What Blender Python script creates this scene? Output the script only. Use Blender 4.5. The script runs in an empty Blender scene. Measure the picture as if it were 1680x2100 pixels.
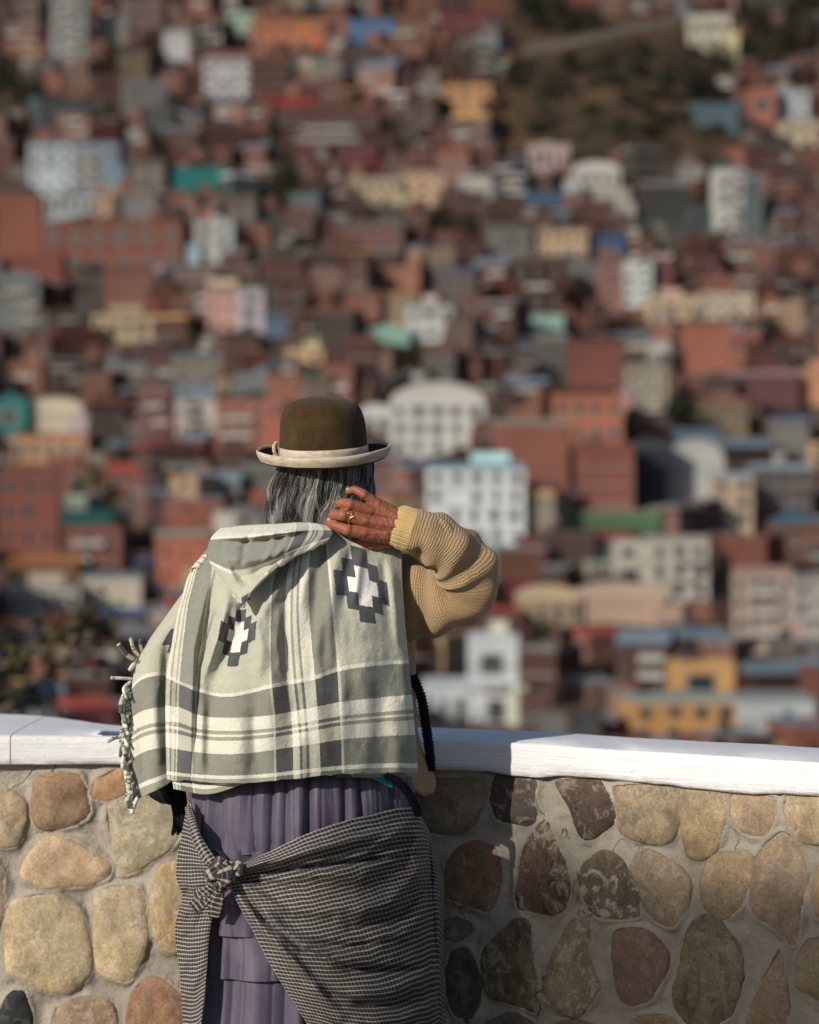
import bpy, bmesh, math, random
import numpy as np
from mathutils import Vector, Matrix, Euler
random.seed(7); rng = np.random.default_rng(7)
S = bpy.context.scene
C = S.collection
R = math.radians

# ------------------------------------------------------------------ camera, sky, sun, exposure
F = 2100 * 85 / 36            # focal length in photograph pixels
CZ = 1.45                     # eye height of the photographer
cd = bpy.data.cameras.new('camera'); cam = bpy.data.objects.new('camera', cd); C.objects.link(cam)
cam.location = (0, 0, CZ); cam.rotation_euler = (R(90), 0, 0)
cd.sensor_fit = 'VERTICAL'; cd.sensor_height = 36; cd.sensor_width = 28.8; cd.lens = 85
cd.clip_start = 0.1; cd.clip_end = 5000
cd.dof.use_dof = True; cd.dof.focus_distance = 4.56; cd.dof.aperture_fstop = 2.95
S.camera = cam
SUN_AZ, SUN_EL = 40, 24       # sun stands behind the camera's left shoulder
w = bpy.data.worlds.new('World'); S.world = w; w.use_nodes = True
nt = w.node_tree; bg = nt.nodes['Background']
sky = nt.nodes.new('ShaderNodeTexSky'); sky.sky_type = 'NISHITA'; sky.sun_disc = False
sky.sun_elevation = R(SUN_EL); sky.sun_rotation = R(180 + SUN_AZ); sky.altitude = 600; sky.dust_density = 2.5; sky.air_density = 1.0
nt.links.new(sky.outputs[0], bg.inputs[0]); bg.inputs[1].default_value = 0.095
sl = bpy.data.lights.new('sun', 'SUN'); sl.energy = 3.9; sl.angle = R(0.53); sl.color = (1.0, 0.925, 0.83)
sun = bpy.data.objects.new('sun', sl); C.objects.link(sun)
sd = Vector((math.sin(R(SUN_AZ)) * math.cos(R(SUN_EL)), math.cos(R(SUN_AZ)) * math.cos(R(SUN_EL)), -math.sin(R(SUN_EL))))
sun.rotation_euler = sd.to_track_quat('-Z', 'Y').to_euler(); sun.location = (-20, -25, 20)
S.view_settings.view_transform = 'Standard'; S.view_settings.look = 'None'
S.view_settings.exposure = 0.0; S.view_settings.gamma = 1.0
S.render.engine = 'CYCLES'; S.cycles.max_bounces = 6

# ------------------------------------------------------------------ helpers
def W(px, py, y):             # a point of the photograph at distance y, as a place in the world
    return Vector(((px - 840) / F * y, y, CZ + (1050 - py) / F * y))
def Wn(px, py, y):
    px, py, y = np.broadcast_arrays(np.asarray(px, float), np.asarray(py, float), np.asarray(y, float))
    return np.stack([(px - 840) / F * y, y, CZ + (1050 - py) / F * y], -1)
def lin(c):
    return tuple((v / 255 / 12.92) if v / 255 <= 0.04045 else ((v / 255 + 0.055) / 1.055) ** 2.4 for v in c[:3])
def mesh_obj(name, verts, faces, mat=None, parent=None, smooth=True, uv=None):
    me = bpy.data.meshes.new(name); me.from_pydata([tuple(v) for v in verts], [], faces)
    if smooth: me.polygons.foreach_set('use_smooth', [True] * len(me.polygons))
    if uv is not None:
        l = me.uv_layers.new(name='uv'); vi = np.empty(len(me.loops), int); me.loops.foreach_get('vertex_index', vi)
        l.data.foreach_set('uv', np.asarray(uv, float)[vi].ravel())
    if mat: me.materials.append(mat)
    me.update()
    o = bpy.data.objects.new(name, me); C.objects.link(o)
    if parent: o.parent = parent
    return o
def empty(name, loc=(0, 0, 0)):
    o = bpy.data.objects.new(name, None); C.objects.link(o); o.location = loc; o.empty_display_size = .1; return o
def tag(o, label=None, cat=None, group=None, kind=None):
    for k, v in (('label', label), ('category', cat), ('group', group), ('kind', kind)):
        if v: o[k] = v
    return o
def reparent(o, p):           # keep the place in the world, for parents without rotation
    o.parent = p; o.location = Vector(o.location) - Vector(p.location)
def grid_faces(nr, nc, wrap=False):
    i = np.arange(nr - 1)[:, None]; j = np.arange(nc if wrap else nc - 1)[None, :]; j2 = (j + 1) % nc
    f = np.stack(np.broadcast_arrays(i * nc + j, i * nc + j2, (i + 1) * nc + j2, (i + 1) * nc + j), -1)
    return f.reshape(-1, 4).tolist()
def interp(t, P, q):          # cubic Hermite through P at parameters t
    t = np.asarray(t, float); P = np.asarray(P, float); q = np.clip(np.asarray(q, float), t[0], t[-1])
    m = np.empty_like(P); d = np.diff(P, axis=0) / np.diff(t).reshape(-1, *([1] * (P.ndim - 1)))
    m[0], m[-1] = d[0], d[-1]; m[1:-1] = (d[:-1] + d[1:]) / 2
    k = np.clip(np.searchsorted(t, q, side='right') - 1, 0, len(t) - 2)
    h = t[k + 1] - t[k]; s = (q - t[k]) / h; sh = (-1,) + (1,) * (P.ndim - 1); s = s.reshape(sh); h = h.reshape(sh)
    return (2*s**3-3*s**2+1)*P[k] + (s**3-2*s**2+s)*h*m[k] + (-2*s**3+3*s**2)*P[k+1] + (s**3-s**2)*h*m[k+1]
def _hash(i, j, k):
    n = (i * 374761393 + j * 668265263 + k * 2147483647 + 1013) & 0xffffffff
    n = ((n ^ (n >> 13)) * 1274126177) & 0xffffffff
    return ((n ^ (n >> 16)) & 0xffff) / 32767.5 - 1
def noise(p, scale=1.0, octv=1):   # value noise in -1..1 on an array of points
    p = np.asarray(p, float) * scale; out = 0; amp = 1
    for _ in range(octv):
        b = np.floor(p).astype(np.int64); f = p - b; f = f * f * (3 - 2 * f); v = 0
        for dx in (0, 1):
            for dy in (0, 1):
                for dz in (0, 1):
                    wgt = (f[..., 0] if dx else 1 - f[..., 0]) * (f[..., 1] if dy else 1 - f[..., 1]) * (f[..., 2] if dz else 1 - f[..., 2])
                    v = v + wgt * _hash(b[..., 0] + dx, b[..., 1] + dy, b[..., 2] + dz)
        out = out + v * amp; amp *= .5; p = p * 2 + 17.3
    return out
def seg_dist(x, y, pts):      # distance and signed side to a polyline
    best = np.full(x.shape, 1e9); side = np.zeros(x.shape); arc = np.zeros(x.shape); seg = [math.hypot(b[0] - a[0], b[1] - a[1]) for a, b in zip(pts[:-1], pts[1:])]; tot = sum(seg); run = 0.0
    for (ax, ay), (bx, by), sl_ in zip(pts[:-1], pts[1:], seg):
        dx, dy = bx - ax, by - ay; t = np.clip(((x - ax) * dx + (y - ay) * dy) / (dx * dx + dy * dy), 0, 1)
        ex, ey = x - ax - t * dx, y - ay - t * dy; d = np.hypot(ex, ey); sgn = np.sign(ex * dy - ey * dx)
        side = np.where(d < best, sgn, side); arc = np.where(d < best, (run + t * sl_) / tot, arc); best = np.minimum(best, d); run += sl_
    seg_dist.arc = arc
    return best, side
def folds(px, py, fl):        # relief towards the viewer (m) from (points, height, width, sharp side)
    out = np.zeros(px.shape)
    for f in fl:
        pts, amp, wd = f[:3]; shp = f[3] if len(f) > 3 else 0
        d, sd_ = seg_dist(px, py, pts)
        ww = np.where(sd_ * shp > 0, wd * .4, wd) if shp else wd
        e = seg_dist.arc; tp = np.clip(e / .22, .25, 1) * np.clip((1 - e) / .22, .25, 1); out += amp * np.exp(-(d / ww) ** 2) * tp * (1.25 - .5 * np.abs(e - .5))
    return out
def add_box(bm, c, s, rz=0.0):
    m = Matrix.Translation(c) @ Matrix.Rotation(rz, 4, 'Z') @ Matrix.Diagonal((s[0], s[1], s[2], 1))
    bmesh.ops.create_cube(bm, size=1, matrix=m)
def bm_obj(name, bm, mat, parent=None, smooth=False):
    me = bpy.data.meshes.new(name); bm.to_mesh(me); bm.free()
    if smooth: me.polygons.foreach_set('use_smooth', [True] * len(me.polygons))
    if mat: me.materials.append(mat)
    o = bpy.data.objects.new(name, me); C.objects.link(o)
    if parent: o.parent = parent
    return o
def baked(o):                 # apply the modifiers of o
    dg = bpy.context.evaluated_depsgraph_get(); me = bpy.data.meshes.new_from_object(o.evaluated_get(dg))
    o.modifiers.clear(); old = o.data; o.data = me; bpy.data.meshes.remove(old); return o
def tube(name, path, rad, mat, parent, nr=60, nc=28, k=None, disp=None, uvs=(1000, 1000), uv0=(0, 0), cap=True, flat=1.0):
    """swept tube: path of world points, rad of (across, along the view) radii, disp(t, angle) extra radius"""
    path = np.array([tuple(p) for p in path]); rad = np.array([(r, r * flat) if np.isscalar(r) else r for r in rad], float)
    t = np.concatenate([[0], np.cumsum(np.linalg.norm(np.diff(path, axis=0), axis=1))])
    q = np.linspace(0, t[-1], nr); P = interp(t, path, q); Rd = interp(t, rad, q)
    T = np.gradient(P, axis=0); T /= np.linalg.norm(T, axis=1)[:, None]
    yv = np.array([0, 1.0, 0]) if k is None else np.array(k, float)
    A = np.cross(T, yv); A /= np.linalg.norm(A, axis=1)[:, None] + 1e-9; B = np.cross(A, T)
    th = np.linspace(0, 2 * np.pi, nc, endpoint=False)
    ex = np.zeros((nr, nc)) if disp is None else disp(q[:, None] / t[-1], th[None, :]) * np.ones((nr, nc))
    V = P[:, None] + A[:, None] * ((Rd[:, :1] + ex) * np.cos(th))[..., None] + B[:, None] * ((Rd[:, 1:] + ex) * np.sin(th))[..., None]
    rr = np.median(Rd[:, 0])
    V = V.reshape(-1, 3)
    # uv seam: duplicate not needed, angle folded so the pattern meets itself
    tri = np.abs(((th / (2 * np.pi) + .25) % 1) - .5) * 2
    U = np.stack(np.broadcast_arrays(uv0[0] + tri[None, :] * np.pi * rr * uvs[0], uv0[1] + q[:, None] * uvs[1]), -1).reshape(-1, 2)
    fs = grid_faces(nr, nc, True); fs = [f[::-1] for f in fs]
    if cap:
        V = np.concatenate([V, P[:1], P[-1:]]); U = np.concatenate([U, U[:1], U[-1:]]); n0, n1 = nr * nc, nr * nc + 1
        fs += [(j, (j + 1) % nc, n0) for j in range(nc)] + [((nr - 1) * nc + (j + 1) % nc, (nr - 1) * nc + j, n1) for j in range(nc)]
    return mesh_obj(name, V, fs, mat, parent, True, U)

# ------------------------------------------------------------------ node expressions
class X:
    def __init__(s, nt, sock): s.nt, s.s = nt, sock
    def _op(s, op, o=None, o2=None):
        n = s.nt.nodes.new('ShaderNodeMath'); n.operation = op
        for i, v in enumerate((s, o, o2)):
            if v is None: continue
            if isinstance(v, X): s.nt.links.new(v.s, n.inputs[i])
            else: n.inputs[i].default_value = v
        return X(s.nt, n.outputs[0])
    def __add__(s, o): return s._op('ADD', o)
    def __sub__(s, o): return s._op('SUBTRACT', o)
    def __mul__(s, o): return s._op('MULTIPLY', o)
    def __truediv__(s, o): return s._op('DIVIDE', o)
    def lt(s, o): return s._op('LESS_THAN', o)
    def gt(s, o): return s._op('GREATER_THAN', o)
    def mx(s, o): return s._op('MAXIMUM', o)
    def mn(s, o): return s._op('MINIMUM', o)
    def f(s, op, o=None): return s._op(op, o)
class Mat:
    def __init__(s, name, rough=.8, spec=.3):
        s.m = bpy.data.materials.new(name); s.m.use_nodes = True; s.nt = s.m.node_tree
        s.b = s.nt.nodes['Principled BSDF']; s.b.inputs['Roughness'].default_value = rough; s.b.inputs['Specular IOR Level'].default_value = spec
    def node(s, t, **kw):
        n = s.nt.nodes.new(t)
        for k, v in kw.items(): setattr(n, k, v)
        return n
    def link(s, a, b): s.nt.links.new(a.s if isinstance(a, X) else a, b)
    def coord(s, kind='Object'): return s.node('ShaderNodeTexCoord').outputs[kind]
    def uv(s):
        sp = s.node('ShaderNodeSeparateXYZ'); s.link(s.coord('UV'), sp.inputs[0]); return X(s.nt, sp.outputs[0]), X(s.nt, sp.outputs[1])
    def noise(s, scale, detail=3, rough=.55, vec=None, dist=0, out='Fac'):
        n = s.node('ShaderNodeTexNoise'); n.inputs['Scale'].default_value = scale; n.inputs['Detail'].default_value = detail
        n.inputs['Roughness'].default_value = rough; n.inputs['Distortion'].default_value = dist
        s.link(vec if vec is not None else s.coord(), n.inputs['Vector']); return X(s.nt, n.outputs[out])
    def mapped(s, sc, kind='Object', vec=None):
        n = s.node('ShaderNodeMapping'); n.inputs['Scale'].default_value = sc; s.link(vec if vec is not None else s.coord(kind), n.inputs[0]); return n.outputs[0]
    def ramp(s, fac, stops, mode='LINEAR'):
        n = s.node('ShaderNodeValToRGB'); cr = n.color_ramp; cr.interpolation = mode
        while len(cr.elements) < len(stops): cr.elements.new(.5)
        for e, (p, c) in zip(cr.elements, sorted(stops, key=lambda a: a[0])):
            e.position = p; e.color = (c, c, c, 1) if np.isscalar(c) else (*c, 1)
        s.link(fac, n.inputs[0]); return n.outputs[0]
    def mix(s, fac, a, b, mode='MIX'):
        n = s.node('ShaderNodeMix'); n.data_type = 'RGBA'; n.blend_type = mode
        for v, i in ((fac, 0), (a, 6), (b, 7)):
            if isinstance(v, (X,)) or hasattr(v, 'links'): s.link(v, n.inputs[i])
            elif np.isscalar(v): n.inputs[i].default_value = v
            else: n.inputs[i].default_value = (*v, 1)
        return n.outputs[2]
    def bump(s, h, strength=.5, dist=.002, prev=None):
        n = s.node('ShaderNodeBump'); n.inputs['Strength'].default_value = strength; n.inputs['Distance'].default_value = dist
        s.link(h, n.inputs['Height'])
        if prev is not None: s.link(prev, n.inputs['Normal'])
        return n.outputs[0]
    def done(s, col=None, normal=None, **kw):
        if col is not None:
            if hasattr(col, 'links'): s.link(col, s.b.inputs['Base Color'])
            else: s.b.inputs['Base Color'].default_value = (*col, 1)
        if normal is not None: s.link(normal, s.b.inputs['Normal'])
        for k, v in kw.items(): s.b.inputs[k.replace('_', ' ')].default_value = v
        return s.m

# ------------------------------------------------------------------ materials
def m_painted():              # house walls: the object's own colour, weathered
    m = Mat('house_wall', .9, .15); oi = m.node('ShaderNodeObjectInfo')
    n = m.noise(.35, 4, .6, m.coord()); n2 = m.noise(.06, 2)
    v = m.ramp(n, [(.25, .55), (.5, .95), (.75, 1.3)])
    c = m.mix(1.0, oi.outputs['Color'], v, 'MULTIPLY')
    c = m.mix(m.ramp(n2, [(.5, 0.), (.75, .35)]), c, (.16, .13, .11))
    return m.done(c)
def m_flat(name, col, rough=.7, spec=.3, var=.15, sc=3.0, bump=0):
    m = Mat(name, rough, spec); n = m.noise(sc, 4)
    c = m.ramp(n, [(.25, tuple(v * (1 - var) for v in col)), (.75, tuple(min(1, v * (1 + var)) for v in col))])
    return m.done(c, m.bump(n, bump, .01) if bump else None)
def m_fleece():
    m = Mat('sage_fleece', .95, .1); u, v = m.uv()
    uvc = m.coord('UV'); nz = m.noise(.22, 3, .7, uvc); ny = m.noise(.2, 3, .7, m.mapped((1.1, .9, 1), vec=uvc))
    u = u + (nz - .5) * 5.0; v = v + (ny - .5) * 5.0
    def band(x, lo, hi, st):
        return X(m.nt, m.ramp((x - lo) / (hi - lo), [((p - lo) / (hi - lo), (t + 1) / 2) for p, t in st], 'CONSTANT'))
    V = band(u, 200, 900, [(200, 0), (341, .9), (347, -.5), (350, .7), (355, -.5), (358, .7), (361, -1), (386, 1), (391, 0), (560, .8), (564, -1), (601, .8),
                           (615, -.8), (621, .5), (627, -.8), (634, 1), (656, -1), (699, 1), (704, 0)])
    H = band(v, -400, 280, [(-400, 0), (0, 1), (8, -1), (60, 1), (90, -.7), (97, 1), (104, -.7), (111, 1), (140, -1), (190, 1), (198, -.7), (214, -1), (240, .6)])
    tone = (V * 2 - 1) + (H * 2 - 1)
    c = m.ramp(tone / 4 + .5, [(0, (.07, .074, .078)), (.25, (.245, .25, .20)), (.5, (.50, .505, .395)), (.75, (.74, .72, .60)), (1, (.80, .79, .71))])
    ch = wh = None
    for cu, cv, cw, hh in ((766, -192, 22, 31), (474, -112, 20, 19.5), (292, -100, 20, 26)):
        dx = (u - cu).f('ABSOLUTE') / cw; dy = (v - cv).f('ABSOLUTE') / hh
        k = (dx.lt(.72) * dy.lt(3)).mx(dx.lt(1.65) * dy.lt(2)).mx(dx.lt(2.5) * dy.lt(1))
        q = (dx.lt(1.35) * dy.lt(.6)).mx(dx.lt(.62) * dy.lt(1.6))
        ch = k if ch is None else ch.mx(k); wh = q if wh is None else wh.mx(q)
    c = m.mix(ch, c, (.065, .068, .074)); c = m.mix(wh, c, (.82, .80, .74))
    pile = m.noise(.30, 4, .75, uvc); soft = m.noise(.06, 3, .6, uvc)
    c = m.mix(.6, c, m.ramp(pile, [(.3, .70), (.7, 1.2)]), 'MULTIPLY')
    c = m.mix(.35, c, m.ramp(soft, [(.3, .8), (.7, 1.12)]), 'MULTIPLY')
    b = m.bump(pile, .6, 3.0e-3); b = m.bump(m.noise(.12, 2, .5, uvc), .35, 4e-3, b)
    return m.done(c, b, Sheen_Weight=.35, Sheen_Roughness=.6)
def m_knit():
    m = Mat('tan_knit', .95, .1); u, v = m.uv(); uvc = m.coord('UV')
    u = u + (m.noise(.08, 3, .6, uvc) - .5) * 4; v = v + (m.noise(.05, 3, .6, m.mapped((1, 1.2, 1), vec=uvc)) - .5) * 6
    tri = (u / 5.4).f('PINGPONG', .5) * 2
    row = ((v / 4.6 + tri * .42) * (2 * math.pi)).f('SINE') * .5 + .5
    wal = (tri * math.pi).f('SINE')
    h = row * .75 + wal * .5
    fz = m.noise(1.1, 3, .7, uvc)
    c = m.mix(m.noise(.03, 3, .6, uvc), (.42, .268, .12), (.57, .385, .20))
    c = m.mix(.4, c, m.ramp(fz, [(.3, .75), (.7, 1.2)]), 'MULTIPLY')
    b = m.bump(h, .9, 2.5e-3); b = m.bump(fz, .45, 1.4e-3, b)
    return m.done(c, b, Sheen_Weight=.3)
def m_cuff():
    m = Mat('yellow_knit', .95, .1); u, v = m.uv(); uvc = m.coord('UV')
    rib = ((u / 5.0) * (2 * math.pi)).f('SINE') * .5 + .5; fz = m.noise(.9, 3, .7, uvc)
    c = m.mix(m.noise(.08, 3, .6, uvc), (.45, .30, .11), (.60, .43, .20)); c = m.mix(.5, c, m.ramp(fz, [(.3, .7), (.7, 1.2)]), 'MULTIPLY')
    return m.done(c, m.bump(fz, .5, 1e-3, m.bump(rib, .6, 2e-3)), Sheen_Weight=.3)
def m_gingham():
    m = Mat('checked_cotton', .85, .15); u, v = m.uv(); uvc = m.coord('UV')
    u = u + (m.noise(.015, 2, .5, uvc) - .5) * 8; v = v + (m.noise(.015, 2, .5, m.mapped((1.3, 1, 1), vec=uvc)) - .5) * 8
    a = (u / 8.4).f('FRACT').lt(.26); b = (v / 8.4).f('FRACT').lt(.30)
    t = a * .5 + b * .85
    th = m.noise(.7, 2, .6, uvc)
    c = m.ramp(t / 1.35, [(0, (.034, .031, .031)), (.4, (.135, .125, .112)), (.6, (.29, .265, .235)), (1, (.42, .39, .35))])
    c = m.mix(.5, c, m.ramp(th, [(.3, .7), (.7, 1.2)]), 'MULTIPLY')
    bb = m.bump(m.noise(.05, 3, .6, uvc), .3, 4e-3); bb = m.bump(th, .25, 5e-4, bb)
    return m.done(c, bb, Sheen_Weight=.1)
def m_skirt():
    m = Mat('purple_satin', .52, .35); uvc = m.coord()
    n = m.noise(14, 3, .6, uvc); f = m.noise(900, 2, .6, uvc)
    c = m.ramp(n, [(.3, (.066, .057, .087)), (.7, (.104, .090, .130))])
    return m.done(c, m.bump(f, .15, 4e-4, m.bump(m.noise(45, 3, .5, m.mapped((1, 1, .25))), .22, 3e-3)), Sheen_Weight=.25, Sheen_Roughness=.4)
def m_skin():
    m = Mat('weathered_skin', .5, .35); o = m.coord()
    n = m.noise(60, 4, .6, o); sp = m.noise(150, 3, .6, o)
    c = m.ramp(n, [(.25, (.20, .066, .038)), (.55, (.31, .108, .060)), (.8, (.38, .145, .085))])
    c = m.mix(m.ramp(sp, [(.58, 0.), (.75, .4)]), c, (.17, .055, .032))
    wr = m.noise(95, 4, .6, m.mapped((2.6, 1, .8)), .6); fine = m.noise(420, 3, .6, m.mapped((1, 1, 2.2)))
    b = m.bump(wr, .12, 2.0e-3); b = m.bump(fine, .2, 5e-4, b)
    return m.done(c, b, Subsurface_Weight=.06, Subsurface_Scale=.006)
def m_felt():
    m = Mat('brown_felt', .95, .1); o = m.coord()
    n = m.noise(22, 5, .65, o); f = m.noise(700, 3, .7, o)
    c = m.ramp(n, [(.3, (.034, .0205, .0085)), (.6, (.062, .038, .016)), (.85, (.10, .064, .03))])
    c = m.mix(m.ramp(m.noise(260, 2, .5, o), [(.7, 0.), (.78, .5)]), c, (.2, .15, .09))
    return m.done(c, m.bump(f, .35, 8e-4, m.bump(n, .25, 4e-3)), Sheen_Weight=.08, Sheen_Roughness=.5)
def m_ribbon():
    m = Mat('cream_ribbon', .6, .35); o = m.coord()
    n = m.noise(40, 5, .65, m.mapped((1, 1, 3)))
    c = m.ramp(n, [(.25, (.30, .22, .14)), (.5, (.56, .47, .36)), (.8, (.64, .55, .43))])
    return m.done(c, m.bump(m.noise(300, 3, .6, m.mapped((1, 1, 5))), .25, 8e-4))
def m_hair():
    m = Mat('grey_hair', .48, .4); a = m.node('ShaderNodeAttribute'); a.attribute_name = 'strand'
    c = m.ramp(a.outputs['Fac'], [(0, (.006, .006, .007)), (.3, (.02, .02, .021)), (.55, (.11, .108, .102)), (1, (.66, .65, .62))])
    return m.done(c)
def m_coping():
    m = Mat('white_masonry_paint', .55, .4); o = m.coord()
    st = m.noise(9, 5, .65, m.mapped((1, 1, 22))); n = m.noise(4, 4)
    c = m.ramp(n, [(.3, (.72, .73, .75)), (.7, (.82, .82, .82))])
    chip = m.noise(38, 5, .7, m.mapped((1, 1, 2.5)))
    c = m.mix(m.ramp(chip, [(.66, 0.), (.72, .6)]), c, (.35, .32, .28))
    sp = m.node('ShaderNodeSeparateXYZ'); m.link(o, sp.inputs[0]); zz = X(m.nt, sp.outputs[2]); low = (zz * -1 + .945) / .03
    gr = X(m.nt, m.ramp(m.noise(26, 6, .75, m.mapped((1, 1, 3))), [(.48, 0.), (.62, .75)])) * low.mx(.06).mn(.9)
    c = m.mix(gr, c, (.33, .29, .24)); c = m.mix(m.ramp(m.noise(7, 5, .7, m.mapped((1, 1, 14))), [(.55, 0.), (.75, .3)]), c, (.52, .53, .55))
    b = m.bump(st, .5, 6e-3); b = m.bump(m.noise(60, 4, .6, o), .4, 4e-3, b)
    return m.done(c, b)
def m_mortar():
    m = Mat('cement_mortar', .95, .15); o = m.coord()
    n = m.noise(5, 5, .6, o); g = m.noise(240, 3, .7, o); st = m.noise(11, 5, .7, o, .5)
    c = m.ramp(n, [(.28, (.25, .225, .185)), (.5, (.36, .325, .265)), (.75, (.47, .43, .355))])
    c = m.mix(m.ramp(st, [(.55, 0.), (.74, .55)]), c, (.19, .165, .13))
    c = m.mix(.5, c, m.ramp(g, [(.3, .72), (.7, 1.22)]), 'MULTIPLY')
    vo = m.node('ShaderNodeTexVoronoi'); vo.feature = 'DISTANCE_TO_EDGE'; vo.inputs['Scale'].default_value = 5.2
    wv = m.node('ShaderNodeVectorMath'); wv.operation = 'ADD'; nn = m.noise(13, 4, .6, o, 0, 'Color'); sc = m.node('ShaderNodeVectorMath'); sc.operation = 'SCALE'; sc.inputs[3].default_value = .1
    m.link(nn, sc.inputs[0]); m.link(o, wv.inputs[0]); m.link(sc.outputs[0], wv.inputs[1]); m.link(wv.outputs[0], vo.inputs['Vector'])
    gate = m.ramp(m.noise(3.1, 2, .5, m.mapped((1.2, 1, 1))), [(.55, 0.), (.6, 1.)])
    crack = X(m.nt, m.ramp(vo.outputs['Distance'], [(.0, 1.), (.012, 0.)])) * X(m.nt, gate)
    c = m.mix(crack * .75, c, (.10, .08, .06))
    b = m.bump(crack * -1, .8, 6e-3); b = m.bump(m.noise(34, 6, .7, o), .8, 1e-2, b); b = m.bump(g, .35, 2e-3, b)
    return m.done(c, b)
def m_stone():
    m = Mat('field_stone', .8, .3); oi = m.node('ShaderNodeObjectInfo'); o = m.coord()
    off = m.node('ShaderNodeVectorMath'); off.operation = 'ADD'; cb = m.node('ShaderNodeCombineXYZ')
    rn = X(m.nt, oi.outputs['Random']) * 37; m.link(rn, cb.inputs[0]); m.link(rn, cb.inputs[2]); m.link(o, off.inputs[0]); m.link(cb.outputs[0], off.inputs[1]); o = off.outputs[0]
    n = m.noise(13, 6, .62, o, .4); g = m.noise(170, 4, .7, o); p = m.noise(28, 5, .7, o, .8); q = m.noise(9, 4, .6, m.mapped((1, 1, .8), vec=o))
    tn = m.ramp(m.noise(6, 4, .6, o, .6), [(.3, (.80, .84, .90)), (.7, (1.16, 1.04, .86))]); c = m.mix(1.0, oi.outputs['Color'], tn, 'MULTIPLY')
    c = m.mix(1.0, c, m.ramp(n, [(.22, .45), (.42, .85), (.58, 1.05), (.8, 1.4)]), 'MULTIPLY')
    c = m.mix(m.ramp(q, [(.6, 0.), (.75, .3)]), c, (.34, .19, .10))          # iron stains
    al = m.node('ShaderNodeAttribute'); al.attribute_type = 'OBJECT'; al.attribute_name = 'patch'
    c = m.mix(X(m.nt, m.ramp(p, [(.52, 0.), (.58, .8)])) * X(m.nt, al.outputs['Fac']), c, (.50, .46, .37))  # cement smears
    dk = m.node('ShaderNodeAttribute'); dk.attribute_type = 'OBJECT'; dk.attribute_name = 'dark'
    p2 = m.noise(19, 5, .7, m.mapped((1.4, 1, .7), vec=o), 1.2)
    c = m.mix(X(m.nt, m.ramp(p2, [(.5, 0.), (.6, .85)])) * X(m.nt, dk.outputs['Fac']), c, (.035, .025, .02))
    c = m.mix(.75, c, m.ramp(g, [(.3, .6), (.7, 1.35)]), 'MULTIPLY'); c = m.mix(.5, c, m.ramp(m.noise(30, 7, .78, o, .9), [(.3, .6), (.5, 1.08), (.75, 1.3)]), 'MULTIPLY')
    c = m.mix(m.ramp(m.noise(75, 3, .6, o), [(.69, 0.), (.73, .7)]), c, (.05, .04, .035))
    rm = X(m.nt, m.ramp(m.noise(7, 3, .6, o), [(.42, .12), (.62, 1.)])); b = m.bump(p * rm, .6, 8e-3); b = m.bump(m.noise(60, 6, .75, o) * rm, .6, 4e-3, b); b = m.bump(g, .3, 1.6e-3, b)
    return m.done(c, b)
def m_ground():
    m = Mat('scrub_earth', .95, .1); o = m.coord()
    n = m.noise(.035, 6, .65, o); f = m.noise(.5, 5, .7, o)
    c = m.ramp(n, [(.3, (.022, .019, .015)), (.5, (.055, .037, .024)), (.7, (.105, .066, .038))])
    c = m.mix(m.ramp(f, [(.5, 0.), (.62, .8)]), c, (.022, .021, .012))
    return m.done(c)
def m_leaf(name, a, b_):
    m = Mat(name, .7, .25); oi = m.node('ShaderNodeObjectInfo'); n = m.noise(3.0, 3, .6)
    c = m.mix(m.ramp(n, [(.3, 0.), (.7, 1.)]), a, b_); return m.done(c)
M = dict(wall=m_painted(), fleece=m_fleece(), knit=m_knit(), cuff=m_cuff(), gingham=m_gingham(), skirt=m_skirt(), skin=m_skin(), felt=m_felt(), ribbon=m_ribbon(),
         hair=m_hair(), coping=m_coping(), mortar=m_mortar(), stone=m_stone(), ground=m_ground(),
         leaf=m_leaf('dark_foliage', (.010, .015, .009), (.026, .030, .015)), leaf2=m_leaf('olive_foliage', (.035, .036, .010), (.11, .088, .022)),
         bark=m_flat('bark', (.09, .07, .05), .9), glass=m_flat('window_glass', (.025, .03, .036), .25, .5, .2, .4), frame=m_flat('window_frame', (.20, .17, .15), .6),
         black=m_flat('black_wool', (.012, .012, .014), .9, .1, .3, 40), gold=m_flat('gold', (.85, .55, .22), .25, .5, .05), nail=m_flat('fingernail', (.50, .27, .20), .35),
         turq=m_flat('turquoise_cotton', (.01, .36, .40), .8), paving=m_flat('terrace_paving', (.30, .27, .23), .9, .2, .2, 3, .3), asphalt=m_flat('road_dust', (.10, .083, .066), .9, .2, .15, .2),
         tank=m_flat('water_tank_plastic', (.03, .03, .035), .5), lips=m_flat('lips', (.30, .09, .07), .5), shoe=m_flat('shoe_leather', (.02, .018, .016), .5))
M['gold'].node_tree.nodes['Principled BSDF'].inputs['Metallic'].default_value = 1
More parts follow.
